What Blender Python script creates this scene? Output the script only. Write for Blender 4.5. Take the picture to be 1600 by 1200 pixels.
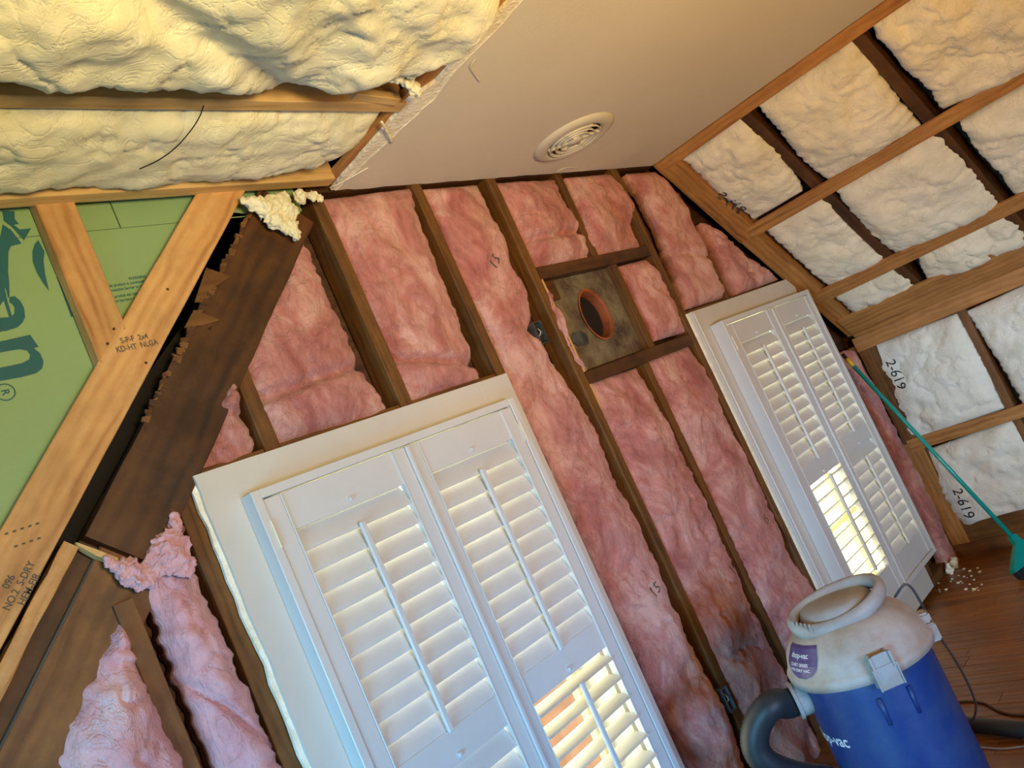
import bpy, bmesh, math, random
from mathutils import Vector, Matrix, noise
from mathutils.bvhtree import BVHTree
from mathutils.geometry import tessellate_polygon
random.seed(7)
for o in list(bpy.data.objects): bpy.data.objects.remove(o)
C = bpy.context.scene.collection
SC = bpy.context.scene
# ------------------------------------------------------------------ camera (hand-held, rolled and tilted)
F = 1294.507
RX = Vector((0.65725, -0.63180, -0.41091)); DN = Vector((-0.22812, 0.35287, -0.90744)); FW = Vector((0.71832, 0.69015, 0.08780))
cam = bpy.data.objects.new('camera', bpy.data.cameras.new('camera'))
C.objects.link(cam); SC.camera = cam
m = Matrix.Identity(4)
for r in range(3):
    m[r][0] = RX[r]; m[r][1] = -DN[r]; m[r][2] = -FW[r]
cam.matrix_world = m
cam.data.sensor_width = 36; cam.data.lens = F/1600*36; cam.data.clip_start = 0.02
# ------------------------------------------------------------------ world and lights
SC.view_settings.view_transform = 'Standard'; SC.view_settings.look = 'None'
SC.view_settings.exposure = 0.0; SC.view_settings.gamma = 1; SC.view_settings.use_curve_mapping = False
w = bpy.data.worlds.new('sky'); SC.world = w; w.use_nodes = True
w.node_tree.nodes['Background'].inputs[0].default_value = (1.0, 0.92, 0.66, 1)
w.node_tree.nodes['Background'].inputs[1].default_value = 7.5

def area(name, loc, aim, size, power, col, sy=None, spread=180):
    d = bpy.data.lights.new(name, 'AREA'); d.energy = power; d.color = col; d.size = size; d.spread = math.radians(spread)
    if sy: d.shape = 'RECTANGLE'; d.size_y = sy
    o = bpy.data.objects.new(name, d); C.objects.link(o); o.location = loc
    o.rotation_euler = (Vector(aim)-Vector(loc)).to_track_quat('-Z', 'Y').to_euler()
    return o
# daylight of the dormer window on the left; the other four are added fills
area('dormer_window_light', (-1.3, 0.75, -0.75), (2.5, 1.7, -1.2), 1.1, 28, (0.20, 0.62, 1.0), 0.9, 100)
area('knee_fill_light', (1.2, -1.9, -0.9), (4.6, 1.4, -0.75), 0.9, 6.5, (0.40, 0.70, 1.0), 0.7, 45)  # added cool fill for the knee wall, no window stands behind it
area('gable_fill_light', (0.6, -2.3, -0.9), (1.8, 1.9, -0.95), 0.9, 12, (0.34, 0.56, 1.0), 0.7, 60)  # unseen cool fill from behind, added for the lower gable
area('slope_warm_fill', (1.0, -0.6, -0.2), (3.6, 0.9, 0.8), 0.5, 21, (1.0, 0.50, 0.03), None, 110)  # invented warm fill aimed at the slope, no known lamp here
area('dormer_warm_fill', (0.3, -0.9, 0.05), (0.8, 0.9, 1.2), 0.5, 27, (1.0, 0.76, 0.36), None, 100)  # second warm fill, added to brighten the dormer ceiling batts

# ------------------------------------------------------------------ pixel helpers
def ray(px, py):
    return RX*((px-800)/F) + DN*((py-600)/F) + FW
def onY(px, py, y):
    d = ray(px, py); return d*(y/d.y)
def onZ(px, py, z):
    d = ray(px, py); return d*(z/d.z)
def onX(px, py, x):
    d = ray(px, py); return d*(x/d.x)
NS = Vector((1, 0, 1)).normalized()
CS = 4.514
def onS(px, py, off=0.0):
    d = ray(px, py); return d*((CS/math.sqrt(2)+off)/d.dot(NS))
def dep(px, py, c):
    return ray(px, py)*c
D = 1.93
FL = -1.47
CZ = 1.009

# ------------------------------------------------------------------ materials
def newmat(name):
    mt = bpy.data.materials.new(name); mt.use_nodes = True
    nt = mt.node_tree
    return mt, nt, nt.nodes['Principled BSDF']
def nd(nt, t, **kw):
    n = nt.nodes.new(t)
    for k, v in kw.items():
        if k in ('op',): n.operation = v
        else: n.inputs[k].default_value = v
    return n
def ramp(nt, fac, stops):
    r = nt.nodes.new('ShaderNodeValToRGB')
    while len(r.color_ramp.elements) < len(stops): r.color_ramp.elements.new(0.5)
    for e, (p, c) in zip(r.color_ramp.elements, stops):
        e.position = p; e.color = (*c, 1)
    nt.links.new(fac, r.inputs[0]); return r
def plain(name, col, rough=0.5, metal=0.0, dirt=None, dscale=6, bump=0.0, bscale=60, coat=0):
    mt, nt, b = newmat(name)
    b.inputs['Roughness'].default_value = rough; b.inputs['Metallic'].default_value = metal
    b.inputs['Coat Weight'].default_value = coat
    b.inputs['Base Color'].default_value = (*col, 1)
    tc = nt.nodes.new('ShaderNodeTexCoord')
    if dirt:
        n = nd(nt, 'ShaderNodeTexNoise', Scale=dscale, Detail=6.0, Roughness=0.65)
        nt.links.new(tc.outputs['Object'], n.inputs['Vector'])
        r = ramp(nt, n.outputs['Fac'], [(0.40, col), (0.66, dirt)])
        nt.links.new(r.outputs[0], b.inputs['Base Color'])
    if bump:
        n2 = nd(nt, 'ShaderNodeTexNoise', Scale=bscale, Detail=4.0)
        nt.links.new(tc.outputs['Object'], n2.inputs['Vector'])
        bp = nd(nt, 'ShaderNodeBump', Strength=bump, Distance=0.01)
        nt.links.new(n2.outputs['Fac'], bp.inputs['Height']); nt.links.new(bp.outputs[0], b.inputs['Normal'])
    return mt
def wood(name, a, bcol, dark, rough=0.6, scale=1.0, knots=True, bump=0.25, stain=0.0):
    mt, nt, b = newmat(name)
    b.inputs['Roughness'].default_value = rough
    tc = nt.nodes.new('ShaderNodeTexCoord')
    oi = nt.nodes.new('ShaderNodeObjectInfo')
    add = nt.nodes.new('ShaderNodeVectorMath'); add.operation = 'ADD'
    sc = nt.nodes.new('ShaderNodeVectorMath'); sc.operation = 'SCALE'; sc.inputs['Scale'].default_value = 13.0
    comb = nt.nodes.new('ShaderNodeCombineXYZ')
    for i in range(3): nt.links.new(oi.outputs['Random'], comb.inputs[i])
    nt.links.new(comb.outputs[0], sc.inputs[0])
    nt.links.new(tc.outputs['Object'], add.inputs[0]); nt.links.new(sc.outputs[0], add.inputs[1])
    mp = nt.nodes.new('ShaderNodeMapping'); mp.inputs['Scale'].default_value = (1.6*scale, 22*scale, 22*scale)
    nt.links.new(add.outputs[0], mp.inputs[0])
    n1 = nd(nt, 'ShaderNodeTexNoise', Scale=1.0, Detail=5.0, Roughness=0.6, Distortion=0.9)
    nt.links.new(mp.outputs[0], n1.inputs['Vector'])
    mp2 = nt.nodes.new('ShaderNodeMapping'); mp2.inputs['Scale'].default_value = (2.0*scale, 5*scale, 5*scale)
    nt.links.new(add.outputs[0], mp2.inputs[0])
    wv = nt.nodes.new('ShaderNodeTexWave'); wv.wave_type = 'RINGS'; wv.rings_direction = 'X'
    wv.inputs['Scale'].default_value = 3.0; wv.inputs['Distortion'].default_value = 5.0; wv.inputs['Detail'].default_value = 3; wv.inputs['Detail Scale'].default_value = 1.2
    nt.links.new(mp2.outputs[0], wv.inputs['Vector'])
    mx = nt.nodes.new('ShaderNodeMath'); mx.operation = 'MULTIPLY_ADD'; mx.inputs[1].default_value = 0.16
    sub = nt.nodes.new('ShaderNodeMath'); sub.operation = 'MULTIPLY'; sub.inputs[1].default_value = 0.86
    nt.links.new(n1.outputs['Fac'], sub.inputs[0])
    nt.links.new(wv.outputs['Fac'], mx.inputs[0]); nt.links.new(sub.outputs[0], mx.inputs[2])
    r = ramp(nt, mx.outputs[0], [(0.22, dark), (0.42, a), (0.72, bcol)])
    # low-frequency staining that belongs to the board
    n3 = nd(nt, 'ShaderNodeTexNoise', Scale=5.0, Detail=5.0, Roughness=0.7)
    nt.links.new(add.outputs[0], n3.inputs['Vector'])
    r3 = ramp(nt, n3.outputs['Fac'], [(0.38, (1-stain,)*3), (0.62, (1, 1, 1))])
    mixn = nt.nodes.new('ShaderNodeMix'); mixn.data_type = 'RGBA'; mixn.blend_type = 'MULTIPLY'; mixn.inputs[0].default_value = 1
    nt.links.new(r.outputs[0], mixn.inputs[6]); nt.links.new(r3.outputs[0], mixn.inputs[7])
    nt.links.new(mixn.outputs[2], b.inputs['Base Color'])
    bp = nd(nt, 'ShaderNodeBump', Strength=bump, Distance=0.004)
    nt.links.new(n1.outputs['Fac'], bp.inputs['Height']); nt.links.new(bp.outputs[0], b.inputs['Normal'])
    return mt
def fluff(name, stops, scale=7, bump=0.8, stretch=(1, 1, 1), k=1.0):
    mt, nt, b = newmat(name)
    b.inputs['Roughness'].default_value = 1.0
    b.inputs['Specular IOR Level'].default_value = 0.1
    b.inputs['Sheen Weight'].default_value = 0.25; b.inputs['Sheen Roughness'].default_value = 0.6
    tc = nt.nodes.new('ShaderNodeTexCoord')
    mp = nt.nodes.new('ShaderNodeMapping'); mp.inputs['Scale'].default_value = stretch
    nt.links.new(tc.outputs['Object'], mp.inputs[0])
    n1 = nd(nt, 'ShaderNodeTexNoise', Scale=scale, Detail=9.0, Roughness=0.68, Distortion=0.6)
    nt.links.new(mp.outputs[0], n1.inputs['Vector'])
    r = ramp(nt, n1.outputs['Fac'], stops)
    nt.links.new(r.outputs[0], b.inputs['Base Color'])
    n2 = nd(nt, 'ShaderNodeTexNoise', Scale=55.0, Detail=6.0, Roughness=0.7, Distortion=1.5)
    nt.links.new(mp.outputs[0], n2.inputs['Vector'])
    bp = nd(nt, 'ShaderNodeBump', Strength=bump*k, Distance=0.010)
    nt.links.new(n2.outputs['Fac'], bp.inputs['Height'])
    # creases between the matted fibres
    n3 = nd(nt, 'ShaderNodeTexNoise', Scale=scale*1.5, Detail=4.0, Roughness=0.6, Distortion=1.6)
    nt.links.new(mp.outputs[0], n3.inputs['Vector'])
    s1 = nt.nodes.new('ShaderNodeMath'); s1.operation = 'SUBTRACT'; s1.inputs[1].default_value = 0.5
    s2 = nt.nodes.new('ShaderNodeMath'); s2.operation = 'ABSOLUTE'
    nt.links.new(n3.outputs['Fac'], s1.inputs[0]); nt.links.new(s1.outputs[0], s2.inputs[0])
    r3 = ramp(nt, s2.outputs[0], [(0.0, (0, 0, 0)), (0.045, (1, 1, 1))])
    bp2 = nd(nt, 'ShaderNodeBump', Strength=0.45*k, Distance=0.009)
    nt.links.new(r3.outputs[0], bp2.inputs['Height']); nt.links.new(bp.outputs[0], bp2.inputs['Normal'])
    n4 = nd(nt, 'ShaderNodeTexNoise', Scale=scale*3.2, Detail=8.0, Roughness=0.75, Distortion=0.8)
    nt.links.new(mp.outputs[0], n4.inputs['Vector'])
    bp3 = nd(nt, 'ShaderNodeBump', Strength=0.6*k, Distance=0.014)
    nt.links.new(n4.outputs['Fac'], bp3.inputs['Height']); nt.links.new(bp2.outputs[0], bp3.inputs['Normal'])
    nt.links.new(bp3.outputs[0], b.inputs['Normal'])
    return mt
M = {}
M['pink'] = fluff('pink_fibreglass', [(0.35, (0.37, 0.095, 0.075)), (0.49, (0.56, 0.215, 0.18)), (0.62, (0.74, 0.41, 0.35))], 7, 0.55, (1, 1, 0.6))
M['palepink'] = fluff('pale_pink_fibreglass', [(0.30, (0.62, 0.26, 0.30)), (0.50, (0.80, 0.45, 0.49)), (0.70, (0.90, 0.66, 0.68))], 6, 0.5, (1, 1, 0.6))
M['ivory'] = fluff('ivory_fibreglass', [(0.30, (0.74, 0.66, 0.48)), (0.52, (0.86, 0.79, 0.62)), (0.72, (0.92, 0.86, 0.72))], 5, 0.5, k=0.7)
M['white'] = fluff('white_fibreglass', [(0.30, (0.72, 0.68, 0.58)), (0.52, (0.84, 0.82, 0.74)), (0.72, (0.90, 0.89, 0.84))], 5, 0.5, k=0.7)
M['cream'] = fluff('cream_fibreglass', [(0.30, (0.74, 0.68, 0.42)), (0.52, (0.86, 0.81, 0.56)), (0.72, (0.91, 0.88, 0.68))], 5, 0.5, k=0.55)
M['fir'] = wood('new_fir', (0.60, 0.31, 0.105), (0.72, 0.43, 0.17), (0.36, 0.15, 0.04), 0.6, 1.0, stain=0.25)
M['firpale'] = wood('pale_pine', (0.60, 0.37, 0.13), (0.72, 0.48, 0.20), (0.42, 0.23, 0.07), 0.6, 1.0, stain=0.1)
M['batten'] = wood('strapping_pine', (0.42, 0.18, 0.045), (0.55, 0.27, 0.08), (0.20, 0.07, 0.018), 0.6, 1.0, stain=0.2)
M['stud'] = wood('aged_stud', (0.150, 0.060, 0.010), (0.22, 0.098, 0.018), (0.055, 0.020, 0.004), 0.7, 1.0, stain=0.35)
M['old'] = wood('old_rafter', (0.085, 0.030, 0.005), (0.130, 0.050, 0.009), (0.030, 0.010, 0.003), 0.6, 0.7, stain=0.5)
M['oldlight'] = wood('old_board', (0.19, 0.075, 0.017), (0.26, 0.115, 0.030), (0.08, 0.03, 0.008), 0.6, 0.7, stain=0.4)
M['sheath'] = wood('dark_sheathing', (0.08, 0.03, 0.012), (0.14, 0.06, 0.02), (0.03, 0.012, 0.005), 0.8, 0.8, stain=0.4)
M['floor'] = wood('pine_floor', (0.23, 0.075, 0.009), (0.33, 0.115, 0.015), (0.10, 0.027, 0.004), 0.4, 0.8, stain=0.3, bump=0.1)
M['paint'] = plain('white_paint', (0.66, 0.655, 0.64), 0.35, dirt=(0.62, 0.615, 0.60), dscale=3)
M['drywall'] = plain('drywall_paint', (0.76, 0.69, 0.56), 0.7, dirt=(0.72, 0.65, 0.52), dscale=2, bump=0.08, bscale=90)
M['casing'] = plain('casing_paint', (0.63, 0.60, 0.54), 0.6, dirt=(0.59, 0.56, 0.50), dscale=4)
M['gypsum'] = plain('broken_gypsum', (0.95, 0.91, 0.76), 0.9, dirt=(0.80, 0.72, 0.52), dscale=30, bump=0.5, bscale=80)
M['foam'] = plain('green_foam', (0.26, 0.40, 0.18), 0.45, dirt=(0.245, 0.375, 0.165), dscale=4, bump=0.05, bscale=200)
M['teal'] = plain('teal_ink', (0.015, 0.11, 0.12), 0.6)
M['ink'] = plain('dark_ink', (0.03, 0.03, 0.035), 0.8)
M['inkgrey'] = plain('grey_ink', (0.10, 0.09, 0.07), 0.8)
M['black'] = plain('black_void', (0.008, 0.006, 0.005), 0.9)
M['stucco'] = plain('grey_mortar', (0.20, 0.165, 0.095), 0.95, dirt=(0.06, 0.035, 0.02), dscale=9, bump=0.8, bscale=40)
M['terra'] = plain('terracotta', (0.40, 0.10, 0.025), 0.7, dirt=(0.16, 0.04, 0.015), dscale=9)
M['vent'] = plain('vent_enamel', (0.66, 0.61, 0.48), 0.4)
M['tank'] = plain('blue_plastic', (0.008, 0.042, 0.19), 0.42, dirt=(0.035, 0.075, 0.19), dscale=7, bump=0.04, bscale=150)
M['lid'] = plain('dusty_grey_plastic', (0.47, 0.45, 0.42), 0.55, dirt=(0.36, 0.30, 0.24), dscale=8, bump=0.05, bscale=120)
M['lidgrey'] = plain('grey_handle_plastic', (0.36, 0.37, 0.37), 0.5, dirt=(0.30, 0.27, 0.24), dscale=12)
M['hose'] = plain('black_rubber', (0.018, 0.022, 0.026), 0.5)
M['purple'] = plain('purple_sticker', (0.05, 0.03, 0.16), 0.4, dirt=(0.12, 0.09, 0.22), dscale=14)
M['whiteink'] = plain('white_ink', (0.75, 0.78, 0.85), 0.5)
M['green'] = plain('green_handle', (0.0, 0.30, 0.27), 0.3, coat=0.4)
M['yellow'] = plain('yellow_plastic', (0.65, 0.40, 0.02), 0.4)
M['steel'] = plain('galvanised_steel', (0.13, 0.14, 0.14), 0.45, 0.5, dirt=(0.05, 0.05, 0.05), dscale=25)
M['bluebox'] = plain('grey_blue_box', (0.10, 0.15, 0.19), 0.5)
M['cord'] = plain('grey_cord', (0.07, 0.07, 0.08), 0.5)
M['sash'] = plain('cream_sash', (0.80, 0.66, 0.34), 0.5)
M['grass'] = plain('lawn', (0.42, 0.52, 0.16), 0.9, dirt=(0.60, 0.58, 0.40), dscale=0.6)
def glassmat():
    mt = bpy.data.materials.new('clear_glass'); mt.use_nodes = True; nt = mt.node_tree
    nt.nodes.clear()
    o = nt.nodes.new('ShaderNodeOutputMaterial'); t = nt.nodes.new('ShaderNodeBsdfTransparent'); g = nt.nodes.new('ShaderNodeBsdfGlossy')
    g.inputs['Roughness'].default_value = 0.02
    mx = nt.nodes.new('ShaderNodeMixShader')
    t.inputs[0].default_value = (0.97, 0.98, 0.96, 1)
    mx.inputs[0].default_value = 0.04; nt.links.new(t.outputs[0], mx.inputs[1]); nt.links.new(g.outputs[0], mx.inputs[2])
    nt.links.new(mx.outputs[0], o.inputs[0]); return mt
M['glass'] = glassmat()
def brickmat():
    mt, nt, b = newmat('red_brick'); b.inputs['Roughness'].default_value = 0.9
    tc = nt.nodes.new('ShaderNodeTexCoord'); n = nd(nt, 'ShaderNodeTexNoise', Scale=3.0, Detail=4.0)
    nt.links.new(tc.outputs['Object'], n.inputs['Vector'])
    r = ramp(nt, n.outputs['Fac'], [(0.35, (0.13, 0.06, 0.05)), (0.65, (0.20, 0.10, 0.08))])
    nt.links.new(r.outputs[0], b.inputs['Base Color']); return mt
M['brick'] = brickmat()

# ------------------------------------------------------------------ object helpers
def tag(o, label=None, cat=None, group=None, kind=None):
    if label: o['label'] = label
    if cat: o['category'] = cat
    if group: o['group'] = group
    if kind: o['kind'] = kind
    return o
def empty(name, loc=(0, 0, 0), parent=None):
    o = bpy.data.objects.new(name, None); C.objects.link(o); o.location = loc
    o.empty_display_size = 0.05
    if parent: o.parent = parent
    return o
def link(name, bm, mat, parent=None, smooth=False, mw=None):
    me = bpy.data.meshes.new(name)
    bm.normal_update(); bm.to_mesh(me); bm.free()
    me.materials.append(M[mat] if isinstance(mat, str) else mat)
    if smooth:
        for p in me.polygons: p.use_smooth = True
    o = bpy.data.objects.new(name, me); C.objects.link(o)
    if mw is not None: o.matrix_world = mw
    if parent is not None:
        o.parent = parent
        pw = Matrix.Translation(parent.location) if parent.type == 'EMPTY' or parent.location.length else Matrix.Identity(4)
        pw = WM(parent)
        o.matrix_local = pw.inverted() @ (mw if mw is not None else Matrix.Identity(4))
    return o
def WM(o):
    mm = o.matrix_basis.copy()
    return WM(o.parent) @ mm if o.parent else mm
def meshobj(name, vs, fs, mat, parent=None, smooth=False, mw=None):
    bm = bmesh.new(); vv = [bm.verts.new(v) for v in vs]
    for f in fs:
        try: bm.faces.new([vv[i] for i in f])
        except ValueError: pass
    bmesh.ops.recalc_face_normals(bm, faces=bm.faces)
    return link(name, bm, mat, parent, smooth, mw)
def bm_box(bm, lo, hi, bev=0.0):
    x0, y0, z0 = lo; x1, y1, z1 = hi
    g = bmesh.ops.create_cube(bm, size=1)
    for v in g['verts']:
        v.co = Vector(((x0+x1)/2+v.co.x*(x1-x0), (y0+y1)/2+v.co.y*(y1-y0), (z0+z1)/2+v.co.z*(z1-z0)))
    if bev:
        es = list({e for v in g['verts'] for e in v.link_edges})
        bmesh.ops.bevel(bm, geom=es, offset=bev, segments=1, affect='EDGES')
def box(name, lo, hi, mat, parent=None, bev=0.0):
    bm = bmesh.new(); bm_box(bm, lo, hi, bev); return link(name, bm, mat, parent)
def board(name, p0, p1, wv, wd, th, mat, parent=None, rough=0.0, seg=10, ch=0.002, cut0=0.0, cut1=0.0):
    """straight timber from p0 to p1 (centre of its room-side face); wv = direction of its width; thickness goes away from the room face"""
    p0 = Vector(p0); p1 = Vector(p1); X = (p1-p0); L = X.length; X.normalize()
    Y = Vector(wv); Y = (Y - X*Y.dot(X)).normalized(); Z = X.cross(Y)
    mw = Matrix.Translation(p0) @ Matrix((X, Y, Z)).transposed().to_4x4()
    h = wd/2; prof = [(-h+ch, 0), (h-ch, 0), (h, ch), (h, th-ch), (h-ch, th), (-h+ch, th), (-h, th-ch), (-h, ch)]
    bm = bmesh.new(); rings = []
    s = random.random()*50
    for i in range(seg+1):
        t = L*i/seg; ring = []
        for j, (a, b) in enumerate(prof):
            nn = Vector((noise.noise(Vector((t*9+s, j*1.7, 0))), noise.noise(Vector((t*9+s, j*1.7, 9))), 0))*rough
            tt = t
            if i == 0: tt += cut0*a
            if i == seg: tt += cut1*a
            ring.append(bm.verts.new((tt, a+nn.x, b+nn.y)))
        rings.append(ring)
    for i in range(seg):
        for j in range(8):
            k = (j+1) % 8
            bm.faces.new((rings[i][j], rings[i][k], rings[i+1][k], rings[i+1][j]))
    bm.faces.new(list(reversed(rings[0]))); bm.faces.new(rings[-1])
    bmesh.ops.recalc_face_normals(bm, faces=bm.faces)
    return link(name, bm, mat, parent, False, mw)
def prism(name, pts, ext, mat, parent=None, bev=0):
    """closed outline (3D points, coplanar) extruded along ext"""
    ext = Vector(ext); n = len(pts)
    vs = [Vector(p) for p in pts] + [Vector(p)+ext for p in pts]
    fs = [list(range(n)), list(range(2*n-1, n-1, -1))]
    for i in range(n):
        j = (i+1) % n; fs.append([i, j, n+j, n+i])
    return meshobj(name, vs, fs, mat, parent)
def tube_bm(bm, pts, r, seg=10, closed=False, cap=True, rfun=None):
    pts = [Vector(p) for p in pts]; n = len(pts); rings = []
    up = None
    for i in range(n):
        a = pts[max(i-1, 0)]; b = pts[min(i+1, n-1)]
        t = (b-a).normalized()
        if up is None:
            up = t.orthogonal().normalized()
        up = (up - t*up.dot(t)).normalized(); s = t.cross(up)
        rr = rfun(i) if rfun else r
        rings.append([bm.verts.new(pts[i]+(up*math.cos(2*math.pi*k/seg)+s*math.sin(2*math.pi*k/seg))*rr) for k in range(seg)])
    for i in range(n-1):
        for k in range(seg):
            l = (k+1) % seg
            bm.faces.new((rings[i][k], rings[i][l], rings[i+1][l], rings[i+1][k]))
    if cap:
        bm.faces.new(list(reversed(rings[0]))); bm.faces.new(rings[-1])
def catmull(P, n=8):
    P = [Vector(p) for p in P]; out = []
    for i in range(len(P)-1):
        a = P[max(i-1, 0)]; b = P[i]; c = P[i+1]; d = P[min(i+2, len(P)-1)]
        for k in range(n):
            t = k/n
            out.append(0.5*((2*b)+(c-a)*t+(2*a-5*b+4*c-d)*t*t+(3*b-a-3*c+d)*t**3))
    out.append(P[-1]); return out
def tube(name, pts, r, mat, parent=None, seg=10, sm=8, rfun=None):
    bm = bmesh.new(); tube_bm(bm, catmull(pts, sm) if sm else pts, r, seg, rfun=rfun)
    bmesh.ops.recalc_face_normals(bm, faces=bm.faces)
    return link(name, bm, mat, parent, True)
def lathe_bm(bm, prof, c, seg=40, arc=None):
    c = Vector(c); rings = []
    for r, z in prof:
        rings.append([bm.verts.new(c+Vector((max(r, 1e-4)*math.cos(2*math.pi*k/seg), max(r, 1e-4)*math.sin(2*math.pi*k/seg), z))) for k in range(seg)])
    for i in range(len(prof)-1):
        for k in range(seg):
            l = (k+1) % seg
            bm.faces.new((rings[i][k], rings[i][l], rings[i+1][l], rings[i+1][k]))
    bm.faces.new(list(reversed(rings[0]))); bm.faces.new(rings[-1])
def lathe(name, prof, c, mat, parent=None, seg=40):
    bm = bmesh.new(); lathe_bm(bm, prof, c, seg)
    bmesh.ops.recalc_face_normals(bm, faces=bm.faces)
    return link(name, bm, mat, parent, True)
def resample(P, n):
    P = [Vector(p) for p in P]; L = [0]
    for a, b in zip(P, P[1:]): L.append(L[-1]+(b-a).length)
    out = []; j = 0
    for i in range(n):
        t = L[-1]*i/(n-1)
        while j < len(P)-2 and t > L[j+1]: j += 1
        s = (t-L[j])/max(L[j+1]-L[j], 1e-9)
        out.append(P[j].lerp(P[j+1], min(max(s, 0), 1)))
    return out
BVH = {}
def batt(name, label, left, right, plane, n, mat, T=0.045, rec=0.02, cell=0.010, jit=0.011, lump=1.0, folds=(), cat='insulation', group=None, parent=None, skirt=0.05, endr=0.06, seed=None, thin=False):
    n = Vector(n).normalized()
    L3 = [plane(*p) for p in left]; R3 = [plane(*p) for p in right]
    ll = max(sum((a-b).length for a, b in zip(L3, L3[1:])), sum((a-b).length for a, b in zip(R3, R3[1:])))
    ww = max((a-b).length for a, b in zip(resample(L3, 8), resample(R3, 8)))
    rows = max(10, min(170, int(ll/cell))); cols = max(8, min(70, int(ww/cell)))
    Ls = resample(L3, rows); Rs = resample(R3, rows)
    sd = Vector((seed or random.random()*100, random.random()*100, 0))
    vs = []; idx = {}
    for i in range(rows):
        v = i/(rows-1)
        A = Ls[i]; B = Rs[i]; wd = (B-A).length; ax = (B-A).normalized() if wd > 1e-6 else Vector((1, 0, 0))
        ja = noise.fractal(A*36+sd, 1, 2, 4)*jit; jb = noise.fractal(B*36+sd, 1, 2, 4)*jit
        A = A+ax*ja; B = B+ax*jb
        for j in range(cols):
            u = j/(cols-1); P = A.lerp(B, u)
            du = min(u, 1-u)*wd; dv = min(v, 1-v)*ll
            pu = 1-math.exp(-du/0.035) if wd > 0.08 else (1-(2*u-1)**2)
            pv = 1-math.exp(-dv/endr*1.6)
            prof = min(pu, 1)*min(pv, 1)
            q = P+sd
            big = noise.fractal(q*5.0, 1.0, 2.0, 3)
            mid = noise.fractal(q*17.0+Vector((9, 3, 1)), 1.0, 2.1, 4)
            cr = 1-min(1, abs(noise.fractal(q*4.2+Vector((31, 7, 5)), 0.9, 2.0, 4))*7.0)
            h = T*prof*(1+0.30*big*lump) + (0.006*mid*lump + 0.013*big*lump - 0.012*cr*cr*lump)*(0.3+0.7*prof)
            for (v0, sl, wdt, dp) in folds:
                dd = (v-(v0+sl*(u-0.5)+0.02*big))/wdt
                h -= dp*math.exp(-dd*dd)
            vs.append(P+n*(h-rec))
    def id_(i, j): return i*cols+j
    fs = []
    for i in range(rows-1):
        for j in range(cols-1):
            fs.append((id_(i, j), id_(i, j+1), id_(i+1, j+1), id_(i+1, j)))
    loop = [id_(0, j) for j in range(cols)]+[id_(i, cols-1) for i in range(1, rows)]+[id_(rows-1, j) for j in range(cols-2, -1, -1)]+[id_(i, 0) for i in range(rows-2, 0, -1)]
    b0 = len(vs)
    for k in loop: vs.append(vs[k]-n*skirt)
    for k in range(len(loop)):
        l = (k+1) % len(loop)
        fs.append((loop[k], b0+k, b0+l, loop[l]))
    fs.append(tuple(b0+k for k in range(len(loop))))
    bm = bmesh.new(); vv = [bm.verts.new(v) for v in vs]
    for f in fs: bm.faces.new([vv[i] for i in f])
    bmesh.ops.recalc_face_normals(bm, faces=bm.faces)
    bv = BVHTree.FromBMesh(bm)
    o = link(name, bm, mat, parent, True)
    if parent is None: tag(o, label, cat, group)
    BVH[o.name] = (bv, n)
    return o
def text_mesh(s, size, sub=0, off=0.018):
    cu = bpy.data.curves.new('print', 'FONT'); cu.body = s; cu.size = size; cu.align_x = 'CENTER'; cu.align_y = 'CENTER'
    cu.offset = size*off
    to = bpy.data.objects.new('print', cu); C.objects.link(to)
    bpy.context.view_layer.update()
    me = bpy.data.meshes.new_from_object(to.evaluated_get(bpy.context.evaluated_depsgraph_get()))
    bpy.data.objects.remove(to); bm = bmesh.new(); bm.from_mesh(me); bpy.data.meshes.remove(me)
    bmesh.ops.triangulate(bm, faces=bm.faces)
    if sub: bmesh.ops.subdivide_edges(bm, edges=[e for e in bm.edges if e.calc_length() > size*0.06], cuts=sub)
    return bm
def print_on(name, s, size, p, right, n, mat, parent, wide=1.0, drape=None, lift=0.0008, sub=0, off=0.018):
    """flat lettering at p; right = reading direction; n = normal out of the surface"""
    right = Vector(right).normalized(); n = Vector(n).normalized(); right = (right-n*right.dot(n)).normalized(); up = n.cross(right)
    bm = text_mesh(s, size, sub, off)
    bv = BVH[drape.name][0] if drape else None
    for v in bm.verts:
        q = Vector(p)+right*v.co.x*wide+up*v.co.y
        if bv:
            hit = bv.ray_cast(q+n*0.3, -n)
            if hit[0]: q = hit[0]
        v.co = q+n*lift
    return link(name, bm, mat, parent)
def flat(name, pts, n, mat, parent, lift=0.0008):
    n = Vector(n); bm = bmesh.new(); vv = [bm.verts.new(Vector(p)+n*lift) for p in pts]
    for t in tessellate_polygon([[v.co for v in vv]]):
        try: bm.faces.new([vv[i] for i in t])
        except ValueError: pass
    return link(name, bm, mat, parent)

# ================================================================== SETTING
TOW = Vector((0, -1, 0))         # out of the gable wall
def gw(px, py): return onY(px, py, D)
floor = empty('floor'); tag(floor, kind='structure')
box('subfloor', (-1.65, -2.65, FL-0.12), (4.9, 2.2, FL-0.02), 'sheath', floor)
x = -1.6; k = 0
while x < 4.70:
    wd = 0.083
    if x > 2.0:
        cuts = [-2.6, 0.1+random.random()*0.8, 1.15+random.random()*0.5, 1.99]
        for a, b in zip(cuts, cuts[1:]):
            board('plank', (x+wd/2, a+0.001, FL+random.uniform(-.0006, .0006)), (x+wd/2, b-0.001, FL), (1, 0, 0), wd-0.0022, 0.02, 'floor', floor, seg=1, ch=0.0015)
    else:
        board('plank', (x+wd/2, -2.6, FL), (x+wd/2, 1.99, FL), (1, 0, 0), wd-0.0022, 0.02, 'floor', floor, seg=1, ch=0.0015)
    x += wd; k += 1
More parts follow.
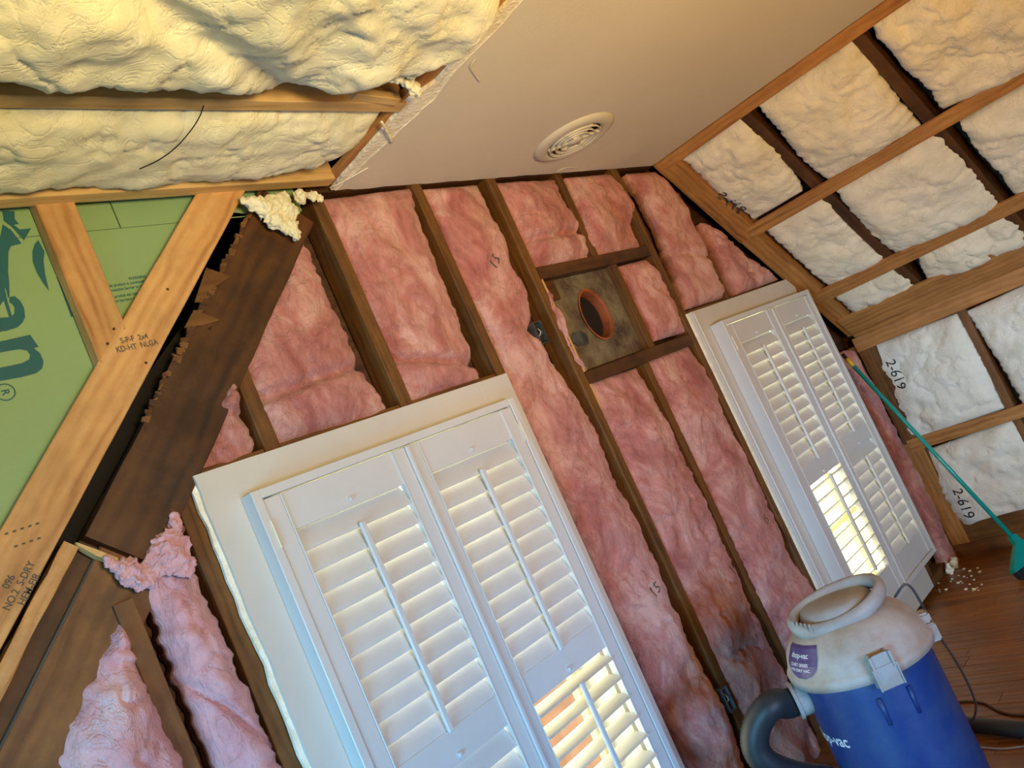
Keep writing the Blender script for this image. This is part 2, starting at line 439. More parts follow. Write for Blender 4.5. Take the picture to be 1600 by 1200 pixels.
wl = box('wall_left', (-1.75, -2.65, FL-0.05), (-1.6, 2.1, 1.35), 'drywall'); tag(wl, kind='structure')
wb = box('wall_back', (-1.75, -2.75, FL-0.05), (4.95, -2.6, 1.5), 'drywall'); tag(wb, kind='structure')

# --- gable wall: sheathing boards with the two window openings, studs, blocks
wf = empty('wall_front'); tag(wf, kind='structure')
W1 = (0.99, 1.86, -1.28, 0.165); W2 = (3.335, 4.215, -1.28, 0.165)
ys0, ys1 = 2.02, 2.045
z = FL-0.02
zs = [FL-0.02, -1.28, -1.10, -0.92, -0.74, -0.56, -0.38, -0.20, -0.02, 0.165, 0.34, 0.52, 0.70, 0.88, 1.06, 1.24]
for z0, z1 in zip(zs, zs[1:]):
    zm = (z0+z1)/2; spans = [(-1.7, 4.9)]
    if W1[2] < zm < W1[3]: spans = [(-1.7, W1[0]), (W1[1], W2[0]), (W2[1], 4.9)]
    for a, b in spans:
        box('sheathing_board', (a, ys0+random.uniform(0, .003), z0+0.0006), (b, ys1, z1-0.0006), 'sheath', wf)
box('housewrap', (-1.7, 2.046, 0.16), (4.9, 2.06, 1.4), 'sheath', wf)
for a, b in ((-1.7, 0.985), (1.865, 3.33), (4.22, 4.9)):
    box('housewrap', (a, 2.046, FL-0.1), (b, 2.06, 0.17), 'sheath', wf)
box('housewrap', (-1.7, 2.046, FL-0.1), (4.9, 2.06, -1.28), 'sheath', wf)

def stud(x0, x1, z0, z1, mat='stud', y=D, th=0.085, rough=0.0012):
    return board('stud', ((x0+x1)/2, y, z0), ((x0+x1)/2, y, z1), (1, 0, 0), x1-x0, th, mat, wf, rough=rough, seg=24)
def vboard(p0, p1, wv, wd, th, *a, **k):
    return board(*a, **k)
# orientation check: board's Z = X cross Y must point away from the room (+y); for X=+z, Y=+x -> Z=+y
stud(0.605, 0.648, FL, 0.075, 'oldlight')
stud(0.815, 0.862, FL, 0.30, 'stud', D+0.01)
stud(1.075, 1.120, 0.285, 0.60, 'stud')
stud(1.538, 1.583, 0.285, 0.985, 'stud')
stud(1.962, 2.004, 0.285, CZ+0.02, 'stud')
stud(2.342, 2.386, FL, CZ+0.02, 'stud')
stud(2.390, 2.402, -0.05, 0.62, 'firpale', D+0.004, 0.05)
stud(2.768, 2.808, 0.62, CZ+0.02, 'stud', D+0.012)
stud(2.772, 2.812, FL, 0.16, 'stud', D+0.015)
stud(3.160, 3.205, FL, CZ+0.02, 'stud')
stud(3.585, 3.625, 0.295, 0.86, 'stud')
stud(4.285, 4.325, FL, 0.16, 'stud', D+0.02)
stud(4.60, 4.66, FL, -0.19, 'stud', D-0.005)
# noggings (X along +x, width along z -> Z = x cross z = -y, so use width -z)
def nog(xa, xb, z0, z1, mat='old', y=D):
    return board('blocking', (xa, y, (z0+z1)/2), (xb, y, (z0+z1)/2), (0, 0, -1), z1-z0, 0.085, mat, wf, rough=0.001, seg=10)
nog(2.388, 3.158, 0.583, 0.632)
nog(2.388, 3.158, 0.150, 0.200)
nog(0.86, 2.00, 0.282, 0.300, 'stud', D+0.01)
nog(3.20, 4.25, 0.282, 0.300, 'stud', D+0.01)
nog(1.55, 3.52, CZ+0.005, CZ+0.05, 'old', D+0.02)
nog(0.30, 4.66, FL, FL+0.04, 'stud', D+0.01)

# --- rake timbers on the left: coordinate q = x - z across the slope, s = x + z along it
def rq(q, s, y): return Vector(((s+q)/2, y, (s-q)/2))
def rake(name, q0, q1, s0, s1, y, th, mat, rough=0.0, cut0=0, cut1=0, seg=16, par=None):
    qm = (q0+q1)/2
    # X runs up the slope (+s); width direction must give Z=+y : X=(1,0,1)/r2, Y=(1,0,-1)/r2 -> X x Y = (0,1,0)*...
    return board(name, rq(qm, s0, y), rq(qm, s1, y), (1, 0, -1), (q1-q0)/math.sqrt(2), th, mat, par or wf, rough=rough, seg=seg, cut0=cut0, cut1=cut1)
new_plate = rake('rake_plate', 0.150, 0.300, -0.60, 2.36, D-0.035, 0.038, 'fir', rough=0.0008, seg=30)
rake('gap_shade_strip', 0.20, 0.46, -0.60, 2.30, D+0.07, 0.02, 'black')  # black strip behind the timbers, painted as the shade in the gap
old_rafter = rake('old_rafter', 0.363, 0.600, 0.835, 2.40, D-0.015, 0.045, 'old', rough=0.003, seg=30)
rake('cracked_strip', 0.318, 0.362, -0.60, 0.800, D-0.01, 0.03, 'fir', rough=0.006, seg=40)
rake('deep_board', 0.362, 0.424, -0.60, 1.00, D+0.03, 0.03, 'old', rough=0.001)
lb = rake('lower_board', 0.424, 0.640, -0.60, 1.00, D+0.015, 0.03, 'oldlight', rough=0.001)
rake('caulk_line', 0.420, 0.427, -0.60, 0.90, D+0.012, 0.01, 'inkgrey', rough=0.002)
# splintered upper edge of the old rafter
for i in range(70):
    s = 1.25+i*0.0158; q = 0.355+random.uniform(-0.004, 0.004)
    ln = random.uniform(0.012, 0.05); wd = random.uniform(0.006, 0.026)
    a = rq(q, s, D-0.0165); b = rq(q-random.uniform(0.0, 0.012), s+ln*random.uniform(0.3, 0.8), D-0.019); c = rq(q+wd*0.8, s+ln, D-0.0175); d_ = rq(q+wd, s+0.004, D-0.0165)
    prism('splinter', [a, b, c, d_], (0, 0.008, 0), random.choice(['stud', 'oldlight', 'old', 'old']), wf)
for (pts) in ([(322, 418), (362, 432), (328, 452), (316, 472), (304, 472)], [(303, 484), (345, 500), (318, 508), (288, 512)]):
    prism('splinter', [onY(px, py, D-0.019) for px, py in pts], (0, 0.004, 0), 'stud', wf)
# cut off end of the rafter: pale sawn edge
prism('sawn_edge', [onY(*p, D-0.02) for p in [(119, 847), (150, 858), (185, 872), (183, 879), (150, 868), (122, 852)]], (0, 0.03, 0), 'firpale', wf)
# right rake rafter
def rk2(px, py, y): return onY(px, py, y)
r2 = Vector((1, 0, -1)).normalized()
# X down slope (1,0,-1), Y must give Z up/outward NS: X x Y = NS -> Y = NS x X = (0,1,0)*?
rrf = empty('ceiling_slope'); tag(rrf, kind='structure')
def sp(s, y, off=0.0):
    return Vector((3.505+s/math.sqrt(2), y, CZ-s/math.sqrt(2))) + NS*off
SY = NS.cross(r2)   # width direction for boards running down the slope
def srafter(y, s0, s1, wd, off, mat, th=0.12, rough=0.003):
    return board('rafter', sp(s0, y, off), sp(s1, y, off), SY, wd, th, mat, rrf, rough=rough, seg=24)
srafter(1.875, 0.0, 0.66, 0.112, 0.002, 'batten', 0.10, 0.003)
srafter(1.882, 0.66, 1.62, 0.098, 0.010, 'batten', 0.10, 0.003)
srafter(1.455, -0.1, 1.62, 0.050, 0.022, 'old')
srafter(0.915, -0.1, 1.62, 0.050, 0.022, 'old')
srafter(0.380, -0.1, 1.62, 0.050, 0.022, 'old')
srafter(-0.16, -0.1, 1.62, 0.050, 0.022, 'old')
# battens run along -y; width along slope
def sbatten(s0, s1, mat='batten', off=0.0, ya=1.90, yb=-2.6, th=0.02):
    X = Vector((0, -1, 0)); Y = NS.cross(X)
    return board('batten', sp((s0+s1)/2, ya, off), sp((s0+s1)/2, yb, off), Y, s1-s0, th, mat, rrf, rough=0.0012, seg=40)
sbatten(0.0, 0.062)
sbatten(0.602, 0.672, ya=1.86)
sbatten(1.205, 1.288)
sbatten(1.462, 1.642, 'batten')
deck = empty('roof', (0, 0, 0)); tag(deck, kind='structure')
a = sp(-0.35, 2.05, 0.16); b = sp(-0.35, -2.7, 0.16); c_ = sp(1.95, -2.7, 0.16); d_ = sp(1.95, 2.05, 0.16)
prism('roof_deck', [a, b, c_, d_], NS*0.02, 'sheath', deck)
box('roof_deck', (-1.75, -2.75, 1.20), (3.6, 2.06, 1.24), 'sheath', deck)

# --- knee wall on the right
KX = 4.671
wr = empty('wall_right'); tag(wr, kind='structure')
box('knee_sheathing', (KX+0.12, -2.7, FL-0.05), (KX+0.14, 2.06, 0.05), 'sheath', wr)
def kboard(name, y0, y1, z0, z1, th, mat, off=0.0, rough=0.0015):
    # horizontal: X=-y, Y=? Z must be +x : X x Y = (1,0,0) -> (0,-1,0)x(0,0,-1) = (1,0,0)
    return board(name, (KX+off, y1, (z0+z1)/2), (KX+off, y0, (z0+z1)/2), (0, 0, -1), z1-z0, th, mat, wr, rough=rough, seg=20)
def kstud(y0, y1, mat, off=0.02, z0=FL, z1=-0.16):
    # X=+z, Y: (0,0,1) x Y = +x -> Y = (0,-1,0): (0,0,1)x(0,-1,0) = (0*0-1*-1, ..) = (1,0,0)
    return board('stud', (KX+off, (y0+y1)/2, z0), (KX+off, (y0+y1)/2, z1), (0, -1, 0), y1-y0, 0.085, mat, wr, rough=0.003, seg=24)
kboard('top_plate', -2.6, 1.925, -0.232, -0.150, 0.09, 'batten', -0.004)
kboard('batten', -2.6, 1.905, -0.848, -0.782, 0.022, 'batten', -0.002)
kboard('bottom_plate', -2.6, 1.925, -1.42, -1.305, 0.09, 'stud', 0.0)
kboard('baseboard', -2.6, 1.925, FL, -1.405, 0.02, 'oldlight', -0.012)
kstud(1.825, 1.925, 'stud', 0.002)
kstud(1.335, 1.375, 'oldlight', 0.016)
kstud(0.80, 0.84, 'old')
kstud(0.30, 0.34, 'old')
board('stud', (KX-0.001, 1.885, FL), (KX-0.001, 1.885, -0.80), (0, -1, 0), 0.10, 0.02, 'batten', wr, rough=0.001, seg=10)

# --- drywall ceiling with a torn edge
def jag(a, b, n, amp, seed):
    a = Vector(a); b = Vector(b); d = (b-a); t = Vector((-d.y, d.x, 0)).normalized()
    return [a+d*(i/n)+t*(noise.fractal(Vector((i*0.31, seed, 0)), 0.8, 2.2, 4)*amp) for i in range(n+1)]
cl = empty('ceiling'); tag(cl, kind='structure')
pap = jag((1.645, 1.935, CZ), (1.693, 1.44, CZ), 34, 0.007, 1)+jag((1.676, 1.39, CZ), (1.665, -2.6, CZ), 90, 0.010, 2)[1:]
frt = jag((3.485, 1.922, CZ), (1.66, 1.935, CZ), 60, 0.006, 5)
rgt = jag((3.50, -2.6, CZ), (3.492, 1.90, CZ), 60, 0.005, 9)
prism('painted_face', pap+rgt+frt[:-1], (0, 0, 0.0025), 'drywall', cl)
core = jag((1.630, 1.935, CZ+0.0026), (1.610, 1.46, CZ+0.0026), 30, 0.005, 12)+jag((1.640, 1.42, CZ+0.0026), (1.635, -2.6, CZ+0.0026), 90, 0.007, 13)[1:]
prism('gypsum_core', core+[Vector((3.495, -2.6, CZ+0.0026)), Vector((3.495, 1.928, CZ+0.0026))], (0, 0, 0.011), 'gypsum', cl)
board('ceiling_strap', (1.622, 1.92, CZ+0.014), (1.605, -2.6, CZ+0.014), (1, 0, 0), 0.05, 0.02, 'batten', cl, rough=0.002, seg=30)
# paper shreds
for k_, (pts, r) in enumerate([([(742, 93), (736, 103), (741, 115), (751, 127)], 0.0013), ([(596, 190), (604, 205), (612, 222)], 0.004), ([(520, 292), (548, 277), (575, 262)], 0.0018), ([(690, 128), (700, 118), (712, 108)], 0.0012), ([(870, 268), (885, 262), (905, 262)], 0.0012)]):
    tube('torn_paper', [onZ(px, py, CZ-0.004-0.002*(i % 2)) for i, (px, py) in enumerate(pts)], r, 'gypsum', cl, seg=5, sm=5)

# --- dormer joists on the left
dj = empty('dormer_ceiling'); tag(dj, kind='structure')
def joist(y0, y1, z, mat, x1=1.60, h=0.14):
    # X=+x, Y=? Z=+z : Y=+y
    return board('joist', (-1.58, (y0+y1)/2, z), (x1, (y0+y1)/2, z), (0, 1, 0), y1-y0, h, mat, dj, rough=0.001, seg=30)
joist(1.470, 1.510, CZ, 'firpale', 1.610)
joist(1.858, 1.902, CZ, 'firpale', 1.60)
joist(0.76, 0.80, CZ, 'firpale', 1.60)
joist(0.10, 0.14, CZ, 'firpale', 1.60)
joist(-0.6, -0.56, CZ, 'firpale', 1.60)
joist(-1.3, -1.26, CZ, 'firpale', 1.60)
joist(-2.0, -1.96, CZ, 'firpale', 1.60)
board('trim_block', onY(556, 141, 1.44), onY(625, 150, 1.44), (0, 0, -1), 0.022, 0.03, 'firpale', dj, seg=3)

# --- green foam board dormer wall, its studs and print
zf = gw(200, 352).z
foam = []
yf = D+0.012
def fpan(x0, x1, z0, z1):
    return box('foam_board', (x0, yf, z0), (x1, yf+0.03, z1), 'foam', wf, 0.001)
fm = fpan(-1.6, 0.30, FL, zf)
# main visible panel, cut along the rake
prism('foam_board', [(0.302, yf, FL), (0.302, yf, zf-0.001), (1.35, yf, zf-0.001), (1.27, yf, 0.97), (0.302, yf, 0.10)], (0, 0.03, 0), 'foam', wf)
sx = gw(186, 340).x
fpan(-1.6, sx-0.0015, zf+0.001, 1.2)
fpan(sx+0.0015, 1.5, zf+0.001, 1.2)
ds = board('stud', (0.800, D-0.035, 0.60), (0.800, D-0.035, CZ+0.03), (1, 0, 0), 0.089, 0.04, 'fir', wf, rough=0.0008, seg=12)
board('stud', (0.06, D-0.035, -0.05), (0.06, D-0.035, CZ+0.03), (1, 0, 0), 0.089, 0.04, 'fir', wf, rough=0.0008, seg=12)
for px, py in ((178, 514), (168, 537), (228, 567), (330, 512), (262, 452)):
    p = onY(px, py, D-0.0355); bm = bmesh.new(); bmesh.ops.create_uvsphere(bm, u_segments=8, v_segments=5, radius=0.0035)
    for v in bm.verts: v.co = v.co+p
    link('nail_head', bm, 'old', wf, True)
# print on foam
def onf(px, py): return onY(px, py, yf)
def ff(name, pts): return flat(name, [onf(*p) for p in pts], TOW, 'teal', wf, 0.0015)
def cr(x, y): return (x*120/424, 300+y*340/1200)
ff('printed_letter', [cr(-60, 838), cr(60, 812), cr(165, 788), cr(212, 855), cr(185, 862), cr(220, 890), cr(240, 935), cr(232, 975), cr(200, 1000), cr(120, 1022), cr(0, 1043), cr(-60, 1053), cr(-60, 982), cr(60, 958), cr(120, 945), cr(160, 925), cr(166, 900), cr(150, 876), cr(110, 868), cr(60, 875), cr(-60, 897)])
ff('printed_letter', [cr(-60, 705), cr(0, 695), cr(60, 690), cr(78, 672), cr(80, 640), cr(66, 618), cr(50, 610), cr(52, 580), cr(80, 575), cr(110, 600), cr(132, 640), cr(138, 690), cr(125, 720), cr(95, 748), cr(40, 765), cr(-60, 782)])
ff('printed_letter', [cr(-60, 570), cr(0, 535), cr(25, 530), cr(40, 600), cr(66, 686), cr(50, 692), cr(20, 600), cr(-10, 640), cr(-60, 690)])
ff('printed_emblem', [cr(-60, 330), cr(0, 250), cr(14, 180), cr(60, 210), cr(118, 285), cr(60, 300), cr(46, 330), cr(44, 440), cr(50, 500), cr(52, 575), cr(46, 590), cr(30, 530), cr(0, 535), cr(-60, 560)])
ff('printed_emblem', [cr(12, 105), cr(80, 108), cr(80, 150), cr(104, 178), cr(75, 182), cr(108, 208), cr(170, 202), cr(132, 268), cr(60, 190), cr(20, 160)])
ff('printed_emblem', [cr(210, 265), cr(245, 330), cr(240, 380), cr(248, 450), cr(270, 548), cr(235, 500), cr(200, 440), cr(180, 385), cr(178, 330), cr(190, 290)])
ff('printed_line', [cr(312, 470), cr(326, 470), cr(345, 545), cr(404, 690), cr(392, 690)])
dwn = (gw(90, 600)-gw(40, 490)).normalized()
print_on('printed_mark', 'R', 0.022, onf(8, 613), (0, 0, -1), TOW, 'teal', wf)
bm = bmesh.new()
pc = onf(8, 613)
for k_ in range(28):
    a0 = 2*math.pi*k_/28; a1 = 2*math.pi*(k_+1)/28
    q = [pc+Vector((math.cos(t)*r, -0.0015, math.sin(t)*r)) for t, r in ((a0, .0175), (a1, .0175), (a1, .020), (a0, .020))]
    bm.faces.new([bm.verts.new(v) for v in q])
link('printed_mark', bm, 'teal', wf)
rt = (onf(225, 430)-onf(175, 440)).normalized()
for i, (px, py, s) in enumerate([(215, 434, 'WARNING'), (199, 443, 'This product is combustible.'), (201, 450, 'A protective barrier is required.'), (203, 460, 'Ce produit est combustible.'), (205, 467, 'Une barriere est requise.')]):
    print_on('printed_text', s, 0.0115 if i else 0.012, onf(px, py), (1, 0, 0), TOW, 'teal', wf, 0.8)
# lumber stamps on the rake plate
yp = D-0.035
print_on('lumber_stamp', 'S-P-F  2x4\nKD-HT  NLGA', 0.020, onY(212, 535, yp), (1, 0, 0), TOW, 'inkgrey', wf, 0.8)
print_on('lumber_stamp', '096\nNO.2  S-DRY\nHEM-FIR', 0.020, onY(30, 915, yp), rq(0, 1, 0)-rq(0, 0, 0), TOW, 'inkgrey', wf, 0.9)
print_on('lumber_stamp', '- - - - -\n- - - -', 0.03, onY(38, 835, yp), (1, 0, 0), TOW, 'inkgrey', wf, 0.8)

# ================================================================== WINDOWS
def build_window(idx, x0, x1, cut_corner=False):
    wn = empty('window_%d' % idx); tag(wn, kind='structure')
    zt, zb = 0.285, FL+0.03
    ix0, ix1, iz0, iz1 = x0+0.045+0.04, x1-0.06, -1.30, 0.18
    # drywall / board casing, room face at y=1.905
    ya, yb = D-0.022, D-0.002
    cx0, cx1 = (0.868, 1.985) if idx == 1 else (3.207, 4.262)
    if idx == 1:
        left_edge = jag((cx0, 0, 0), (cx0-0.002, 0.0, 0), 2, 0, 1)
        L_ = []
        for i in range(41):
            zz = zt-(zt-zb)*i/40
            L_.append(Vector((cx0-0.004+0.006*noise.fractal(Vector((zz*9, 2, 1)), 0.8, 2, 4), ya, zz)))
        prism('casing', L_+[Vector((ix0, ya, zb)), Vector((ix0, ya, zt))], (0, yb-ya, 0), 'casing', wn)
        prism('broken_edge', [p+Vector((-0.012+0.006*noise.noise(p*30), 0.012, 0)) for p in L_]+[Vector((cx0+0.03, ya+0.012, zb)), Vector((cx0+0.03, ya+0.012, zt))], (0, 0.012, 0), 'gypsum', wn)
    else:
        box('casing', (cx0, ya, zb), (ix0, yb, zt), 'casing', wn, 0.002)
        box('casing_edge', (cx0-0.012, ya+0.018, zb), (cx0+0.006, yb+0.05, zt), 'gypsum', wn, 0.002)
        box('casing_edge', (cx0+0.010, ya-0.006, zb), (cx0+0.022, ya, zt-0.01), 'paint', wn, 0.002)
    if idx == 1:
        box('casing', (ix1, ya, zb), (cx1, yb, zt), 'casing', wn, 0.002)
        box('casing', (ix0, ya+0.0003, iz1), (ix1, yb, zt-0.0004), 'casing', wn)
    else:
        box('casing', (ix1, ya, zb+0.12), (cx1, yb, 0.20), 'casing', wn, 0.002)
        prism('casing', [(ix0, ya+0.0003, iz1), (ix0, ya+0.0003, zt-0.0004), (4.215, ya+0.0003, zt+0.006), (4.275, ya+0.0003, 0.236), (4.262, ya+0.0003, iz1)], (0, 0.02, 0), 'casing', wn)
    box('casing', (ix0, ya+0.0003, zb+0.0004), (ix1, yb, iz0), 'casing', wn)
    # jamb lining
    for lo, hi in (((ix0-0.015, yb, iz0), (ix0, 2.07, iz1)), ((ix1, yb, iz0), (ix1+0.015, 2.07, iz1)), ((ix0, yb, iz1), (ix1, 2.07, iz1+0.015)), ((ix0, yb, iz0-0.015), (ix1, 2.07, iz0))):
        box('jamb', lo, hi, 'paint', wn)
    # double-hung sash outside the shutters
    yo, yi = 2.055, 2.02
    zm = -0.56
    sf = empty('sash', (0, 0, 0), wn)
    for (a, b_, off) in ((iz0, zm+0.02, 0.0), (zm-0.02, iz1, 0.032)):
        bm = bmesh.new()
        bm_box(bm, (ix0, yi+off, a), (ix0+0.045, yi+off+0.03, b_)); bm_box(bm, (ix1-0.045, yi+off, a), (ix1, yi+off+0.03, b_))
        bm_box(bm, (ix0+0.045, yi+off, a), (ix1-0.045, yi+off+0.03, a+0.05)); bm_box(bm, (ix0+0.045, yi+off, b_-0.04), (ix1-0.045, yi+off+0.03, b_))
        s_ = link('sash_frame', bm, 'sash', wn)
        for k_ in (1, 2):
            xm = ix0+(ix1-ix0)*k_/3
            box('muntin', (xm-0.011, yi+off+0.004, a+0.05), (xm+0.011, yi+off+0.026, b_-0.04), 'sash', s_)
        zq = (a+b_)/2
        box('muntin', (ix0+0.045, yi+off+0.005, zq-0.011), (ix1-0.045, yi+off+0.025, zq+0.011), 'sash', s_)
        box('pane', (ix0+0.04, yi+off+0.013, a+0.04), (ix1-0.04, yi+off+0.017, b_-0.03), 'glass', s_)
    bpy.data.objects.remove(sf)
    return wn
build_window(1, 0.95, 1.905)
build_window(2, 3.298, 4.25)

def build_shutter(x0, x1, yf_, label, zb_frame, modes):
    """box frame with two hinged louvred panels; modes[panel][section] = louver angle in degrees from vertical"""
    root = empty('window_shutter', ((x0+x1)/2, yf_+0.03, zb_frame)); tag(root, label, 'shutters')
    zt = 0.196
    def bx(name, lo, hi, mat, par, bev=0.0015): return box(name, lo, hi, mat, par, bev)
    bm = bmesh.new()
    fw = 0.024; yb = D-0.023
    bm_box(bm, (x0, yf_, zb_frame), (x0+fw, yb, zt), 0.002); bm_box(bm, (x1-fw, yf_, zb_frame), (x1, yb, zt), 0.002)
    bm_box(bm, (x0+fw, yf_, zt-fw), (x1-fw, yb, zt), 0.002); bm_box(bm, (x0+fw, yf_, zb_frame), (x1-fw, yb, zb_frame+fw), 0.002)
    # stepped bead
    bm_box(bm, (x0+fw, yf_+0.012, zb_frame+fw), (x0+fw+0.008, yb, zt-fw), 0.001); bm_box(bm, (x1-fw-0.008, yf_+0.012, zb_frame+fw), (x1-fw, yb, zt-fw), 0.001)
    link('shutter_frame', bm, 'paint', root)
    pxm = (x0+x1)/2+0.001
    yp0 = yf_+0.004; yp1 = yp0+0.028
    spans = ((x0+fw+0.002, pxm-0.002), (pxm+0.002, x1-fw-0.002))
    ztp, zbp = zt-fw-0.003, zb_frame+fw+0.003
    zA, zB, zC_, zD_ = 0.072, -0.545, -0.628, zbp+0.118
    for pi, (a, b) in enumerate(spans):
        st = 0.045
        bm = bmesh.new()
        bm_box(bm, (a, yp0, zbp), (a+st, yp1, ztp), 0.002); bm_box(bm, (b-st, yp0, zbp), (b, yp1, ztp), 0.002)
        bm_box(bm, (a+st, yp0+0.003, zA), (b-st, yp1-0.002, ztp-0.0005), 0.001)
        bm_box(bm, (a+st, yp0+0.003, zC_), (b-st, yp1-0.002, zB), 0.001)
        bm_box(bm, (a+st, yp0+0.003, zbp+0.0005), (b-st, yp1-0.002, zD_), 0.001)
        # thin raised beads along the stiles
        bm_box(bm, (a+st, yp0-0.002, zbp), (a+st+0.004, yp0+0.006, ztp), 0.001); bm_box(bm, (b-st-0.004, yp0-0.002, zbp), (b-st, yp0+0.006, ztp), 0.001)
        panel = link('shutter_panel', bm, 'paint', root)
        if pi == 0:
            bx('astragal', (b-0.002, yp0-0.010, zbp), (b+0.012, yp0+0.001, ztp), 'paint', panel, 0.003)
        # hinges
        hx = a-0.006 if pi == 0 else b+0.006
        for hz in (0.08, -1.12):
            bm = bmesh.new(); tube_bm(bm, [(hx, yp0-0.004, hz-0.035), (hx, yp0-0.004, hz+0.035)], 0.0045, 8)
            bm_box(bm, (hx-0.009, yp0-0.002, hz-0.03), (hx+0.009, yp0+0.002, hz+0.03))
            link('hinge', bm, 'vent', panel)
        la, lb_ = a+st+0.003, b-st-0.003
        lm = None
        for si, (zhi, zlo) in enumerate(((zA, zB), (zC_, zD_))):
            n = 11 if si == 0 else 9
            pitch = (zhi-zlo)/n
            ang = math.radians(modes[pi][si])     # 0 = vertical & closed, 90 = open flat
            yc = (yp0+yp1)/2+0.006
            for i in range(n):
                zc = zhi-pitch*(i+0.5)
                bm = bmesh.new(); hw = 0.0325; N = 8; pr = []
                for k_ in range(N+1):
                    t = -1+2*k_/N; pr.append((t*hw, 0.0038*math.sqrt(max(0, 1-t*t))+0.0008))
                for k_ in range(N, -1, -1):
                    t = -1+2*k_/N; pr.append((t*hw, -0.0038*math.sqrt(max(0, 1-t*t))-0.0008))
                # along-blade direction: top edge leans to the outside
                # at open angles the room edge is the former bottom edge
                dv = Vector((0, math.sin(ang), math.cos(ang))); nv = Vector((0, -math.cos(ang), math.sin(ang)))
                A = [bm.verts.new(Vector((la, yc, zc))+dv*p+nv*q) for p, q in pr]
                B = [bm.verts.new(Vector((lb_, yc, zc))+dv*p+nv*q) for p, q in pr]
                m_ = len(pr)
                for k_ in range(m_):
                    l_ = (k_+1) % m_; bm.faces.new((A[k_], A[l_], B[l_], B[k_]))
                bm.faces.new(A); bm.faces.new(list(reversed(B)))
                bmesh.ops.recalc_face_normals(bm, faces=bm.faces)
                link('louver', bm, 'paint', panel, False)
            rx = la+(lb_-la)*0.50
            # tilt rod in front of the blades' room edges
            ry = yc-math.sin(ang)*0.0325-0.010 if ang > 0 else yc-0.04
            dz = -math.cos(ang)*0.0325
            bx('tilt_rod', (rx-0.009, ry-0.008, zlo+pitch*0.5+dz-0.004), (rx+0.009, ry+0.004, zhi-pitch*0.5+dz+0.012), 'paint', panel, 0.003)
            # little rod stop on the rail above
            bx('rod_rest', (rx-0.005, yp0-0.006, zhi+0.012), (rx+0.005, yp0+0.004, zhi+0.024), 'paint', panel, 0.002)
    return root
build_shutter(0.950, 1.905, 1.85, 'white louvred interior shutters, the nearer pair beside the sloping old rafter', -1.33, ((24, 24), (24, 78)))
build_shutter(3.298, 4.250, 1.84, 'white louvred interior shutters behind the vacuum, beside the green broom handle', -1.285, ((24, 118), (24, 24)))

# ================================================================== PINK BATTS ON THE GABLE WALL
NG = (0, -1, 0)
def pb(label, left, right, T=0.045, mat='pink', rec=0.02, name='insulation_batt', y=D, **k):
    return batt(name, label, left, right, lambda a, b: onY(a, b, y), NG, mat, T, rec, **k)
GR = None
b_p1 = pb('pink batt with a rolled bottom, upper left between dark sloping rafter and first tall stud',
   [(455, 372), (425, 435), (402, 495), (383, 555), (392, 590), (405, 640), (432, 694)], [(478, 372), (505, 430), (530, 490), (560, 555), (580, 590), (603, 618), (610, 645)], 0.05, folds=[(0.76, -0.10, 0.025, 0.035)])
pb('small crumpled pink tuft wedged beside the rafter above the near shutters top left corner',
   [(361, 593), (340, 625), (325, 660), (316, 690), (304, 702), (325, 735)], [(366, 596), (380, 630), (388, 660), (400, 685), (400, 700), (393, 716)], 0.04, lump=2.0, jit=0.012)
b_p2 = pb('wide orange-pink batt above near shutters, between first two tall studs',
   [(497, 308), (518, 352), (540, 400), (568, 460), (592, 530), (620, 590), (637, 632)], [(646, 290), (655, 325), (668, 362), (690, 420), (716, 480), (738, 535), (757, 588)], 0.05, folds=[(0.86, 0.14, 0.02, 0.03)])
b_p3 = pb('longest pink batt running from ceiling to floor along right side of near shutters, printed 15',
   [(660, 292), (684, 335), (706, 400), (728, 440), (752, 490), (780, 545), (798, 600), (830, 655), (868, 740), (915, 840), (965, 945), (1015, 1050), (1062, 1150), (1085, 1200), (1165, 1375)],
   [(752, 285), (764, 315), (776, 342), (794, 378), (802, 420), (826, 450), (832, 490), (830, 515), (858, 545), (885, 590), (915, 635), (940, 675), (960, 735), (990, 795), (1018, 855), (1043, 912), (1064, 962), (1092, 1020), (1122, 1080), (1150, 1135), (1168, 1200), (1240, 1350)], 0.05)
pb('short pink batt with rolled lower end, above left half of the flue panel',
   [(772, 282), (792, 322), (812, 362), (826, 398), (840, 420)], [(873, 277), (882, 312), (902, 342), (917, 366), (924, 392), (922, 404)], 0.05, folds=[(0.66, -0.05, 0.045, 0.035)])
pb('narrow short pink batt above right half of the flue panel, ragged left edge',
   [(888, 274), (900, 305), (914, 340), (922, 372), (934, 402)], [(962, 268), (980, 298), (993, 325), (989, 350), (1000, 372), (1006, 386)], 0.05, lump=1.3)
pb('thin torn pink strip along the left edge of the flue panel',
   [(843, 440), (858, 475), (874, 515), (892, 555), (906, 582)], [(856, 437), (868, 462), (884, 500), (893, 540), (924, 575)], 0.03, lump=1.6, jit=0.012)
pb('narrow pink batt strip on the right side of the flue panel, beside the stud',
   [(974, 412), (988, 440), (1002, 470), (1016, 505), (1027, 530)], [(1015, 402), (1034, 422), (1046, 450), (1062, 482), (1078, 515)], 0.04)
b_p5 = pb('long mauve-pink batt below flue panel, reaching down towards the vacuum hose',
   [(922, 598), (936, 640), (962, 690), (988, 745), (1012, 795), (1040, 855), (1062, 910), (1088, 970), (1112, 1028), (1142, 1085), (1170, 1140), (1202, 1200), (1270, 1340)],
   [(1000, 572), (1015, 600), (1034, 640), (1062, 690), (1086, 742), (1112, 800), (1142, 860), (1168, 920), (1194, 980), (1220, 1035), (1246, 1085), (1290, 1165), (1350, 1280)], 0.045)
